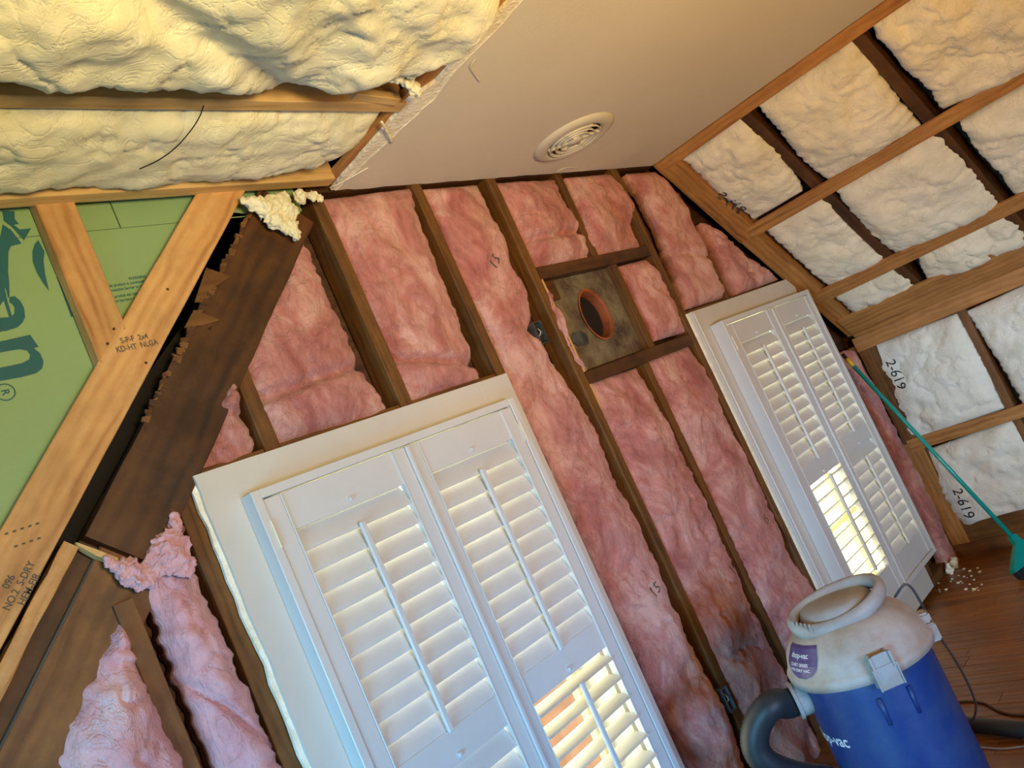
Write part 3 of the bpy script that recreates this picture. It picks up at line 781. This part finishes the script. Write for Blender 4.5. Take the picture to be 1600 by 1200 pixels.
b_p6 = pb('long mauve-pink batt beside far shutters left edge, running down behind vacuum',
   [(1016, 562), (1034, 602), (1060, 655), (1086, 705), (1110, 752), (1130, 800), (1154, 855), (1180, 912), (1206, 965), (1234, 1015), (1270, 1085), (1330, 1200)],
   [(1080, 538), (1104, 572), (1120, 602), (1134, 645), (1160, 700), (1190, 755), (1212, 802), (1232, 855), (1262, 900), (1288, 950), (1320, 1010), (1390, 1140)], 0.045)
pb('pink batt under the ceiling, just above far shutters left half',
   [(984, 268), (1010, 302), (1032, 345), (1050, 388), (1064, 430), (1078, 480)], [(1030, 265), (1060, 300), (1086, 342), (1106, 382), (1114, 412), (1130, 440), (1144, 460)], 0.045, folds=[(0.66, 0.1, 0.02, 0.02)])
pb('small triangular pink batt above the far shutters, under the sloping rake rafter',
   [(1100, 345), (1115, 375), (1135, 415), (1156, 458)], [(1108, 345), (1140, 368), (1168, 398), (1222, 434)], 0.04, lump=1.4)
pb('thin pink strip squeezed down the corner right of the far shutters',
   [(1318, 548), (1345, 600), (1385, 680), (1420, 760), (1455, 830), (1492, 905)], [(1334, 546), (1360, 598), (1402, 680), (1442, 760), (1475, 830), (1508, 895)], 0.03, lump=1.2, rec=0.0)
b_l1 = pb('pale pink pointed batt at the bottom left corner, between brown board and short stud',
   [(187, 966), (170, 1010), (148, 1055), (122, 1110), (95, 1180), (60, 1280)], [(192, 968), (212, 1008), (230, 1056), (254, 1108), (276, 1160), (305, 1230), (325, 1280)], 0.06, 'palepink', lump=1.3)
b_l2 = pb('pale pink batt at bottom left between the short stud and the near shutters casing',
   [(222, 880), (230, 920), (245, 965), (262, 1010), (284, 1060), (304, 1110), (324, 1160), (345, 1220), (365, 1270)], [(300, 868), (318, 905), (338, 955), (362, 1005), (372, 1045), (396, 1085), (414, 1130), (436, 1175), (450, 1215), (470, 1265)], 0.05, 'palepink', lump=1.4, folds=[(0.62, 0.3, 0.02, 0.025)])
# crumpled clump at the rafter's cut end: lumpy blobs of one clump
def clump(name, label, pts, y_or_fn, mat, cat='insulation', amp=0.35):
    bm = bmesh.new()
    for (px, py, r) in pts:
        c = y_or_fn(px, py); g = bmesh.ops.create_icosphere(bm, subdivisions=4, radius=r)
        ax = Vector((random.uniform(.75, 1.3), random.uniform(.6, .9), random.uniform(.75, 1.3)))
        for v in g['verts']:
            d = v.co.normalized(); q = d*1.3+Vector((px, py, 3))*0.37
            k_ = 1+amp*noise.fractal(q*1.2, 0.9, 2.1, 4)-0.25*max(0, 1-abs(noise.noise(q*1.9))*6)
            v.co = Vector((v.co.x*ax.x, v.co.y*ax.y, v.co.z*ax.z))*k_+c
    o = link(name, bm, mat, None, True)
    rm = o.modifiers.new('r', 'REMESH'); rm.mode = 'VOXEL'; rm.voxel_size = 0.0035
    bpy.context.view_layer.update()
    me = bpy.data.meshes.new_from_object(o.evaluated_get(bpy.context.evaluated_depsgraph_get())); o.modifiers.clear()
    o.data = me
    for v in me.vertices:
        q = v.co*26
        cr_ = 1-min(1, abs(noise.fractal(q*1.3, 0.9, 2.0, 3))*5)
        v.co = v.co+v.normal*(noise.fractal(q*1.5, 0.8, 2.1, 4)*0.004-cr_*0.004)
    for p in me.polygons: p.use_smooth = True
    if not me.materials: me.materials.append(M[mat])
    tag(o, label, cat); return o
clump('insulation_clump', 'crumpled pink fibreglass clump hanging at the sawn end of the old rafter',
      [(205, 893, .030), (225, 905, .028), (190, 885, .022), (240, 893, .022), (255, 862, .034), (262, 845, .030), (275, 875, .03), (285, 850, .02), (275, 820, .018), (272, 806, .012), (170, 877, .014), (205, 902, .020), (250, 880, .03), (288, 880, .024)], lambda a, b: onY(a, b, D-0.025), 'palepink', amp=0.5)
# ================================================================== WHITE BATTS ON THE SLOPE AND KNEE WALL
NR = -NS
def sb(label, left, right, T=0.045, mat='ivory', rec=0.030, jit=0.014, **k):
    return batt('insulation_batt', label, left, right, lambda a, b: onS(a, b, 0.0), NR, mat, T, rec, **k)
a1 = sb('small white batt in the topmost slope cell at the ceiling corner, marked with handwriting', [(1068, 256), (1100, 288), (1140, 322), (1178, 350)], [(1158, 190), (1188, 216), (1216, 240), (1230, 262), (1240, 274), (1255, 305)], 0.045)
sb('pale batt in the slope cell next to gable wall, second below the ceiling', [(1192, 362), (1228, 396), (1262, 426), (1298, 458)], [(1290, 312), (1325, 355), (1358, 388), (1388, 414)], 0.04)
sb('small ragged white batt low on the slope just above the knee wall, nearest the gable', [(1305, 470), (1320, 484), (1338, 500)], [(1396, 428), (1420, 440), (1436, 456)], 0.04, lump=1.5)
sb('large cream white batt near ceiling, second bay along the slope', [(1184, 172), (1214, 204), (1240, 240), (1264, 265), (1296, 290)], [(1335, 68), (1362, 102), (1385, 134), (1405, 162), (1440, 205)], 0.055)
sb('large white batt in the middle of the slope, second bay, between two pale battens', [(1306, 304), (1338, 345), (1368, 376), (1402, 404)], [(1466, 212), (1500, 246), (1530, 278), (1572, 332)], 0.055)
sb('white crumpled batt strip low on the slope, second bay, above the top plate', [(1432, 405), (1442, 425), (1452, 450)], [(1575, 340), (1596, 360), (1622, 385)], 0.05, lump=1.6)
c1 = sb('big cream batt at the top right corner, third bay against the ceiling edge', [(1358, 42), (1384, 78), (1420, 118), (1450, 142), (1474, 178)], [(1560, -85), (1600, -40), (1650, 20), (1720, 70)], 0.06, lump=1.2)
sb('white batt at the right edge, third bay of slope, between the pale battens', [(1502, 202), (1524, 238), (1560, 275), (1592, 318)], [(1640, 120), (1690, 170), (1760, 240)], 0.05)
def kb(label, left, right, T=0.045, **k):
    return batt('insulation_batt', label, left, right, lambda a, b: onX(a, b, KX), (-1, 0, 0), 'white', T, 0.03, **k)
k1 = kb('bright white batt in knee wall right of the green broom handle, marked with handwriting', [(1352, 545), (1374, 592), (1398, 642), (1420, 695)], [(1495, 490), (1524, 545), (1548, 588), (1568, 640)], 0.05)
kb('bright white batt in knee wall at the right edge, beyond the twisted brown stud', [(1508, 488), (1540, 540), (1568, 582), (1600, 640)], [(1700, 400), (1760, 480), (1820, 570)], 0.05)
k3 = kb('lower bright white batt in knee wall, crossed by the green broom handle', [(1440, 708), (1460, 762), (1482, 800), (1500, 832)], [(1586, 655), (1614, 710), (1650, 785)], 0.045)
# handwriting on the batts
def hand(px, py, s, size, bt, plane, rd, mat='ink', sub=2):
    n = BVH[bt.name][1]; p = plane(px, py); r = plane(px+rd[0], py+rd[1])-p
    print_on('handwriting', s, size, p, r, n, mat, bt, drape=bt, lift=0.0012, sub=sub, off=0.002)
hand(1400, 585, '2-619', 0.075, k1, lambda a, b: onX(a, b, KX), (10, 22))
hand(1506, 785, '2-619', 0.075, k3, lambda a, b: onX(a, b, KX), (9, 20))
hand(1143, 318, '2-619', 0.075, a1, lambda a, b: onS(a, b), (22, 18))
hand(765, 415, '15', 0.055, b_p3, gw, (3, -8), 'inkgrey')
hand(1012, 925, '15', 0.055, b_p3, gw, (6, -8), 'inkgrey')
hand(1142, 890, '15', 0.055, b_p5, gw, (6, -8), 'inkgrey')
hand(1190, 815, '15', 0.055, b_p6, gw, (6, -8), 'inkgrey')
# ================================================================== CREAM BATTS IN THE DORMER CEILING
def cb(label, left, right, T=0.06, rec=0.03, z=CZ, **k):
    return batt('insulation_batt', label, left, right, lambda a, b: onZ(a, b, z), (0, 0, -1), 'cream', T, rec, cell=0.010, **k)
d1 = cb('long cream batt in the dormer ceiling bay between two pale joists',
   [(-260, 168), (0, 168), (200, 172), (400, 176), (520, 178), (612, 174)], [(-300, 335), (0, 312), (120, 306), (280, 302), (400, 285), (490, 270), (566, 238)], 0.05, lump=0.7)
d2 = cb('huge puffy cream batt across the top left, overhanging the upper pale joist',
   [(-520, -300), (-200, -240), (200, -190), (500, -150), (700, -90), (800, -40)], [(-380, 135), (0, 112), (60, 133), (140, 120), (230, 128), (330, 136), (430, 148), (500, 142), (560, 118), (640, 100), (700, 72), (765, 5)], 0.10, 0.02, folds=[(0.42, 0.5, 0.06, 0.04)], lump=0.75)
clump('insulation_clump', 'small cream tuft hanging over the end of the upper joist at the torn ceiling edge',
      [(585, 118, .018), (600, 112, .022), (618, 116, .024), (634, 126, .024), (646, 136, .020), (652, 147, .015), (640, 112, .020), (656, 104, .018)], lambda a, b: onZ(a, b, CZ-0.028), 'cream')
clump('insulation_clump', 'tiny cream flap drooping over the upper joist face, left of its end',
      [(516, 142, .012), (526, 136, .015), (536, 128, .016), (546, 120, .014)], lambda a, b: onZ(a, b, CZ-0.02), 'cream')
clump('insulation_clump', 'cream fluffy clump hanging at the peak of the old rafter beside the dormer joist',
      [(395, 318, .022), (412, 325, .030), (432, 322, .030), (452, 330, .028), (430, 345, .030), (450, 352, .026), (462, 365, .018), (470, 308, .022), (488, 305, .018), (500, 310, .012), (442, 312, .025), (380, 313, .012)], lambda a, b: onY(a, b, D-0.06), 'cream')
tag(tube('wire', [onZ(*p, CZ-0.055) for p in [(318, 165), (312, 182), (298, 204), (275, 230), (248, 250), (218, 264)]], 0.0014, 'black', None, 6), 'thin black wire curving across the cream batt between the dormer joists', 'wire')

# ================================================================== FLUE PANEL
fp = empty('chimney_opening', (2.66, D+0.05, 0.17)); tag(fp, 'grey mortar panel with an oval terracotta flue hole, set between two dark blocks', 'flue')
cx, cz_ = 2.653, 0.405
# face with hole
yq = D+0.045
bm = bmesh.new(); N = 48; inner = []; outer = []
rx_, rz_ = 0.088, 0.112
for k_ in range(N):
    t = 2*math.pi*k_/N; c, s = math.cos(t), math.sin(t)
    jr = 1+0.03*noise.noise(Vector((c*2, s*2, 4)))
    inner.append(bm.verts.new((cx+c*rx_*jr, yq-0.004, cz_+s*rz_*jr)))
    # square outline
    kx = (0.26 if c > 0 else 0.24); kk = min(kx/max(abs(c), 1e-6), 0.198/max(abs(s), 1e-6))
    outer.append(bm.verts.new((cx+c*kk, yq, max(0.202, min(0.582, cz_+s*kk)))))
mid = [bm.verts.new((a.co*0.55+b.co*0.45)+Vector((0, -0.008*noise.noise(a.co*17), 0))) for a, b in zip(inner, outer)]
deepi = [bm.verts.new(v.co+Vector((0, 0.02, 0))) for v in inner]
for k_ in range(N):
    l_ = (k_+1) % N
    bm.faces.new((inner[k_], inner[l_], mid[l_], mid[k_])); bm.faces.new((mid[k_], mid[l_], outer[l_], outer[k_])); bm.faces.new((deepi[k_], deepi[l_], inner[l_], inner[k_]))
bmesh.ops.recalc_face_normals(bm, faces=bm.faces)
link('mortar_face', bm, 'stucco', fp)
bm = bmesh.new(); rings = []
for (f_, dy) in ((1.0, -0.008), (0.93, -0.010), (0.90, 0.0), (0.88, 0.10), (0.87, 0.16)):
    rings.append([bm.verts.new((cx+math.cos(2*math.pi*k_/N)*rx_*f_, yq+dy, cz_+math.sin(2*math.pi*k_/N)*rz_*f_)) for k_ in range(N)])
for a, b in zip(rings, rings[1:]):
    for k_ in range(N):
        l_ = (k_+1) % N; bm.faces.new((a[k_], a[l_], b[l_], b[k_]))
bm.faces.new(rings[-1])
bmesh.ops.recalc_face_normals(bm, faces=bm.faces)
link('flue_pipe', bm, 'terra', fp)
prism('flue_dark', [(cx+math.cos(2*math.pi*k_/24)*rx_*0.87, yq+0.036, cz_+math.sin(2*math.pi*k_/24)*rz_*0.87) for k_ in range(24)], (0, 0.004, 0), 'black', fp)  # black disc painted as the darkness inside the flue
box('wood_block', (2.40, yq-0.012, 0.50), (2.49, yq+0.02, 0.582), 'old', fp, 0.002)
prism('dark_patch', [onY(*p, yq-0.006) for p in [(895, 520), (908, 517), (918, 524), (920, 537), (905, 540), (893, 534)]], (0, 0.01, 0), 'steel', fp)
stud(2.855, 2.895, 0.20, 0.585, 'stud', D+0.01)

# electrical boxes
def ebox(label, px, py, w_, h_, tilt, mat):
    p = onY(px, py, D-0.012)
    e = empty('junction_box', p); tag(e, label, 'electrical box')
    bm = bmesh.new(); t = 0.003
    lo = p+Vector((-w_/2, 0, -h_/2)); hi = p+Vector((w_/2, 0.05, h_/2))
    bm_box(bm, (lo.x, lo.y, lo.z), (lo.x+t, hi.y, hi.z)); bm_box(bm, (hi.x-t, lo.y, lo.z), (hi.x, hi.y, hi.z))
    bm_box(bm, (lo.x+t, lo.y, lo.z), (hi.x-t, hi.y, lo.z+t)); bm_box(bm, (lo.x+t, lo.y, hi.z-t), (hi.x-t, hi.y, hi.z)); bm_box(bm, (lo.x+t, hi.y-t, lo.z+t), (hi.x-t, hi.y, hi.z-t))
    link('box_shell', bm, mat, e)
    for k_ in range(2):
        tube('wire_end', [p+Vector((-0.01+0.012*k_, 0.03, -0.02)), p+Vector((-0.004+0.01*k_, 0.0, 0.0)), p+Vector((0.004+0.006*k_, 0.015, 0.02))], 0.0018, 'cord' if k_ else 'vent', e, 6)
ebox('open metal junction box on the stud edge left of the flue panel', 846, 519, 0.045, 0.085, 0, 'steel')
ebox('grey-blue wall box with wires low on the stud, left of the vacuum hose', 1139, 1092, 0.036, 0.085, 0, 'bluebox')

# ================================================================== ROUND CEILING VENT
vc = onZ(892, 212, CZ); vc = Vector((2.575, 1.660, CZ))
vn = empty('ceiling_vent', vc); tag(vn, 'round cream ceiling air diffuser with curved vanes', 'air vent')
R_ = 0.165
lathe('flange', [(0.108, 0.0), (0.112, -0.012), (0.125, -0.017), (0.145, -0.013), (R_, -0.003), (R_, 0.0)], vc, 'vent', vn, 56)
lathe('throat', [(0.110, -0.0005), (0.110, -0.0015)], vc, 'black', vn, 48)
for r in (0.095, 0.072, 0.050):
    bm = bmesh.new()
    pr = [(r, -0.003), (r+0.004, -0.003), (r+0.012, -0.019), (r+0.007, -0.019)]; rings = []
    for k_ in range(48):
        t = 2*math.pi*k_/48; rings.append([bm.verts.new(vc+Vector((math.cos(t)*a, math.sin(t)*a, b))) for a, b in pr])
    for k_ in range(48):
        l_ = (k_+1) % 48
        for j in range(4):
            bm.faces.new((rings[k_][j], rings[k_][(j+1) % 4], rings[l_][(j+1) % 4], rings[l_][j]))
    bmesh.ops.recalc_face_normals(bm, faces=bm.faces)
    link('vane_ring', bm, 'vent', vn, True)
lathe('hub', [(0.001, -0.022), (0.026, -0.020), (0.032, -0.012), (0.030, -0.003)], vc, 'vent', vn, 32)
for k_ in range(6):
    t = math.pi/3*k_+0.35; d = Vector((math.cos(t), math.sin(t), 0))
    board('spoke', vc+d*0.028+Vector((0, 0, -0.004)), vc+d*0.109+Vector((0, 0, -0.004)), (-d.y, d.x, 0), 0.008, -0.013, 'vent', vn, seg=1, ch=-0.001)

# ================================================================== BROOM
bt_ = onY(1316, 553, 1.885); bb = onZ(1605, 864, -1.385)
br = empty('broom', Vector((bb.x, bb.y, FL))); tag(br, 'green-handled broom leaning in the corner by the far shutters', 'broom')
dv = (bt_-bb).normalized(); LL = (bt_-bb).length
tube('handle', [bb+dv*0.03, bb+dv*(LL-0.085)], 0.0105, 'green', br, 12, 0)
tube('hanger_grip', [bb+dv*(LL-0.088), bb+dv*(LL-0.035)], 0.0125, 'yellow', br, 12, 0)
tube('grip_tip', [bb+dv*(LL-0.036), bb+dv*(LL-0.002)], 0.009, 'black', br, 12, 0)
sd = Vector((0.80, -0.60, 0)).normalized(); sd = (sd-dv*sd.dot(dv)).normalized(); nn_ = dv.cross(sd)
vs = []; fs = []
for (t, hw, th) in ((0.10, 0.015, 0.014), (0.06, 0.020, 0.016), (0.02, 0.075, 0.020), (-0.02, 0.125, 0.022), (-0.035, 0.13, 0.022)):
    for a, b in ((-1, -1), (1, -1), (1, 1), (-1, 1)): vs.append(bb+dv*t+sd*hw*a+nn_*th*b)
for i in range(4):
    for j in range(4): fs.append((i*4+j, i*4+(j+1) % 4, i*4+4+(j+1) % 4, i*4+4+j))
fs += [(3, 2, 1, 0), (16, 17, 18, 19)]
meshobj('broom_head', vs, fs, 'green', br)
bm = bmesh.new()
base_z = FL+0.002
for i in range(26):
    for j in range(4):
        a = bb-dv*0.034+sd*(-0.118+0.236*i/25)+nn_*(-0.016+0.032*j/3)
        e = a-dv*((a.z-base_z)/max(dv.z, 0.3))*1.0+sd*random.uniform(-.004, .004)
        e.z = base_z
        tube_bm(bm, [a, e], 0.0045, 4)
o_ = link('bristles', bm, 'hose', br); tag(o_, kind='stuff')

# ================================================================== VACUUM
VC = Vector((2.185, 1.285, FL))
ZR = -0.885     # rim height
RT = 0.200
vac = empty('shop_vacuum', VC); tag(vac, 'blue and grey wet dry vacuum with dusty lid, standing before the far shutters', 'vacuum')
zr = ZR-FL
lathe('tank', [(0.10, 0.055), (0.178, 0.06), (0.185, 0.075), (0.188, 0.20), (RT-0.012, zr-0.06), (RT-0.010, zr-0.02), (RT-0.012, zr-0.005)], VC, 'tank', vac, 56)
lathe('lid', [(RT-0.02, zr-0.028), (RT+0.008, zr-0.028), (RT+0.010, zr-0.004), (RT+0.004, zr+0.002), (RT+0.000, zr+0.012), (RT-0.010, zr+0.045), (RT-0.036, zr+0.082), (RT-0.072, zr+0.108), (RT-0.12, zr+0.120), (0.02, zr+0.124)], VC, 'lid', vac, 56)
lathe('base', [(0.15, 0.035), (0.20, 0.040), (0.205, 0.06), (0.195, 0.072), (0.15, 0.074)], VC, 'lid', vac, 40)
toC = (Vector((0, 0, 0))-VC); toC.z = 0; toC.normalize()       # towards the camera
sdv = Vector((-toC.y, toC.x, 0))                                 # image left is -? (chosen below)
if sdv.dot(RX) > 0: pass
else: sdv = -sdv                                                # sdv points to image right
def vp(r, a, z):   # polar around vac: a=0 towards camera, + to image right
    d = toC*math.cos(a)+sdv*math.sin(a); return VC+d*r+Vector((0, 0, z)), d
# motor dome and handle
lathe('motor_cap', [(0.112, zr+0.112), (0.110, zr+0.132), (0.100, zr+0.148), (0.080, zr+0.156), (0.01, zr+0.160)], VC, 'lidgrey', vac, 40)
bm = bmesh.new()
H = []
for k_ in range(41):
    t = math.pi*2*k_/40
    ca, sa = math.cos(t), math.sin(t)
    # stadium-like ring handle lying over the lid
    p = VC+sdv*(sa*0.132)+toC*(ca*0.082+0.030)+Vector((0, 0, zr+0.143+0.012*sa-0.030*max(ca, 0)+0.014*max(-ca, 0)))
    H.append(p)
def oval_tube(bm, pts, rw, rh, seg=10):
    n_ = len(pts); rings = []
    for i in range(n_):
        t = (pts[(i+1) % (n_-1)]-pts[i-1 if i > 0 else n_-2]).normalized(); up = Vector((0, 0, 1)); s = t.cross(up).normalized(); up = s.cross(t)
        rings.append([bm.verts.new(pts[i]+s*math.cos(2*math.pi*k/seg)*rw+up*math.sin(2*math.pi*k/seg)*rh) for k in range(seg)])
    for i in range(n_-1):
        for k in range(seg):
            l = (k+1) % seg; bm.faces.new((rings[i][k], rings[i][l], rings[i+1][l], rings[i+1][k]))
oval_tube(bm, H, 0.015, 0.023)
bmesh.ops.recalc_face_normals(bm, faces=bm.faces)
hd = link('carry_handle', bm, 'lidgrey', vac, True)
for k_ in range(5):
    p = H[(36-k_//2) % 40] if False else VC+sdv*(-0.088-0.010*k_)+toC*(0.110-0.012*k_)+Vector((0, 0, zr+0.128+0.002*k_))
    bm = bmesh.new(); bm_box(bm, (p.x-0.0025, p.y-0.0025, p.z-0.016), (p.x+0.0025, p.y+0.0025, p.z+0.014), 0.001)
    link('grip_rib', bm, 'lidgrey', hd)
# latches on the rim
def latch(a, par):
    p, d = vp(RT, a, zr); s = Vector((-d.y, d.x, 0)); up = Vector((0, 0, 1))
    bm = bmesh.new()
    for (o0, o1, w_, z0, z1, bv) in ((-0.01, 0.022, 0.030, -0.045, 0.006, 0.004), (-0.03, 0.019, 0.024, 0.006, 0.036, 0.006)):
        g = bmesh.ops.create_cube(bm, size=1)
        for v in g['verts']:
            c = v.co.copy(); v.co = p+d*((o0+o1)/2+c.x*(o1-o0))+s*(c.y*2*w_)+up*((z0+z1)/2+c.z*(z1-z0))
        bmesh.ops.bevel(bm, geom=list({e for v in g['verts'] for e in v.link_edges}), offset=bv, segments=2, affect='EDGES')
    return link('latch', bm, 'lidgrey', par)
latch(0.20, vac); latch(1.55, vac)
# moulded ribs and pocket under the front latch
for da in (-0.22, 0.22):
    p, d = vp(RT-0.012, 0.20+da, zr-0.075); q, _ = vp(RT-0.016, 0.20+da, zr-0.150)
    tube('tank_rib', [p+d*0.004, q+d*0.003], 0.006, 'tank', vac, 8, 0)
# hose port and hose
pa, pd = vp(RT-0.02, -1.42, zr-0.070)
bm = bmesh.new(); tube_bm(bm, [pa, pa+pd*0.035], 0.048, 24); tube_bm(bm, [pa+pd*0.034, pa+pd*0.044], 0.053, 24); bmesh.ops.recalc_face_normals(bm, faces=bm.faces)
link('hose_port', bm, 'lidgrey', vac, False)
p0 = pa+pd*0.04
hp = [p0, p0+pd*0.025, dep(1206, 1101, 2.34), dep(1184, 1130, 2.34), dep(1180, 1166, 2.34), dep(1200, 1194, 2.34), dep(1245, 1212, 2.36), dep(1310, 1225, 2.34), dep(1380, 1280, 2.2)]
hs = catmull(hp, 16)
tube('hose', hs, 0.034, 'hose', vac, 16, 0, rfun=lambda i: 0.039+(0.0018 if i % 2 else -0.0006))
# casters
for a in (0.9, -0.8, 2.3, -2.3):
    p, d = vp(0.215, a, 0.0)
    bm = bmesh.new(); g = bmesh.ops.create_uvsphere(bm, u_segments=14, v_segments=8, radius=0.045)
    for v in g['verts']: v.co = Vector((v.co.x, v.co.y, max(v.co.z, -0.02)))+p+Vector((0, 0, 0.055))
    s = Vector((-d.y, d.x, 0))
    tube_bm(bm, [p+s*-0.012+Vector((0, 0, 0.026)), p+s*0.012+Vector((0, 0, 0.026))], 0.025, 14)
    link('caster', bm, 'lid', vac, True)
# curved lettering on the tank
def wrap_text(s, size, a_right, z, r, mat, name, tilt=0.0, wide=1.0, slope=0.0, par=None):
    bm = text_mesh(s, size, 1)
    xm = max(v.co.x for v in bm.verts)
    for v in bm.verts:
        x_, y_ = v.co.x*wide, v.co.y
        a = a_right+(x_-xm*wide)/r
        rr = r(y_) if callable(r) else r
        p, d = vp(rr+slope*y_, a, z+y_+tilt*(x_-xm))
        v.co = p
    return link(name, bm, mat, par or vac)
wrap_text('shop-vac', 0.047, -0.74, zr-0.180, 0.1892, 'whiteink', 'brand_lettering', wide=0.9)
# purple sticker on the lid shoulder
bm = bmesh.new(); rows_ = []
def lidr(z): 
    pf = [(RT+0.000, zr+0.012), (RT-0.010, zr+0.045), (RT-0.036, zr+0.082), (RT-0.072, zr+0.108)]
    for (r0, z0), (r1, z1) in zip(pf, pf[1:]):
        if z <= z1: return r0+(r1-r0)*(z-z0)/(z1-z0)
    return pf[-1][0]
for i in range(13):
    v_ = i/12; zz = zr+0.010+0.078*v_
    hwid = 0.36*math.sqrt(max(0.0, 1-(max(0, 0.62-v_)/0.64)**2))
    rows_.append([bm.verts.new(vp(lidr(zz)+0.0022, -0.98+hwid*(-1+2*j/12), zz)[0]) for j in range(13)])
for a, b in zip(rows_, rows_[1:]):
    for j in range(12): bm.faces.new((a[j], a[j+1], b[j+1], b[j]))
link('sticker', bm, 'purple', vac)
for s, z_, sz in (('shop-vac', 0.066, 0.020), ('QUIET SERIES', 0.045, 0.0115), ('WET/DRY VAC', 0.031, 0.0115)):
    bm = text_mesh(s, sz, 1)
    for v in bm.verts:
        zz = zr+z_+v.co.y*0.9; v.co = vp(lidr(zz)+0.0035, -1.0+v.co.x/0.17, zz)[0]
    link('sticker_text', bm, 'whiteink', vac)
# power cord from the lid down to the floor
cp, cd = vp(0.165, 1.2, zr+0.115)
tube('power_cord', [cp, cp+cd*0.05+Vector((0, 0, 0.02)), dep(1462, 985, 2.45), dep(1495, 1035, 2.5), dep(1520, 1085, 2.55), dep(1524, 1115, 2.6), onZ(1508, 1150, FL+0.005), onZ(1512, 1185, FL+0.004), onZ(1540, 1215, FL+0.004)], 0.0035, 'cord', vac, 8, 8)
# loose things on the floor right of the vacuum
wa = onZ(1440, 1124, FL+0.030); wb_ = onZ(1700, 1152, FL+0.030)
wd_ = tube('vacuum_wand', [wa, wb_], 0.026, 'hose', None, 18, 0); tag(wd_, 'black vacuum extension tube lying on the wood floor right of the vacuum', 'tube')
tag(tube('extension_cord', [onZ(*p, FL+0.0045) for p in [(1470, 1102), (1490, 1098), (1515, 1096), (1540, 1100), (1562, 1112), (1590, 1118), (1640, 1118)]], 0.0045, 'old', None, 8, 6), 'thin brown cord on the wood floor above the black tube', 'cord')
tag(tube('floor_cord', [onZ(*p, FL+0.0035) for p in [(1500, 1172), (1530, 1168), (1565, 1170), (1600, 1166), (1640, 1160)]], 0.003, 'lidgrey', None, 8, 6), 'thin pale cord on the wood floor just below the black tube', 'cord')
# plaster rubble where the far window apron meets the floor
rb = bmesh.new()
for i in range(40):
    p = onZ(random.uniform(1455, 1535), random.uniform(885, 925), FL); r = random.uniform(0.003, 0.010)
    g = bmesh.ops.create_icosphere(rb, subdivisions=1, radius=r)
    for v in g['verts']: v.co = Vector((v.co.x, v.co.y, v.co.z*0.6))*(1+0.3*noise.noise(v.co*200))+p+Vector((0, 0, r*0.4))
tag(link('plaster_crumbs', rb, 'gypsum', None), 'scattered plaster crumbs on floor below the far window corner', 'rubble', kind='stuff')
clump('plaster_chunk', 'crumbling plaster lump at the lower right corner of the far window apron', [(1490, 878, .022), (1484, 892, .026), (1494, 888, .018), (1482, 884, .018)], lambda a, b: onY(a, b, D-0.03), 'gypsum', 'rubble', 0.4)

# ================================================================== OUTSIDE
gr = box('lawn', (-6, 2.5, -4.4), (22, 30, -4.3), 'grass'); tag(gr, kind='structure')
nb = empty('neighbour_house', (3.2, 8.2, -4.3)); tag(nb, 'brick house outside, glimpsed through open louvers of the near shutters', 'house')
box('brick_wall', (2.2, 8.0, -4.3), (7.2, 12, -1.2), 'brick', nb)
for xx in (4.4, 5.6):
    f_ = box('window', (xx-0.5, 7.93, -3.3), (xx+0.5, 8.01, -1.8), 'paint', nb); box('pane', (xx-0.4, 7.91, -3.2), (xx+0.4, 7.94, -1.9), 'glass', f_)
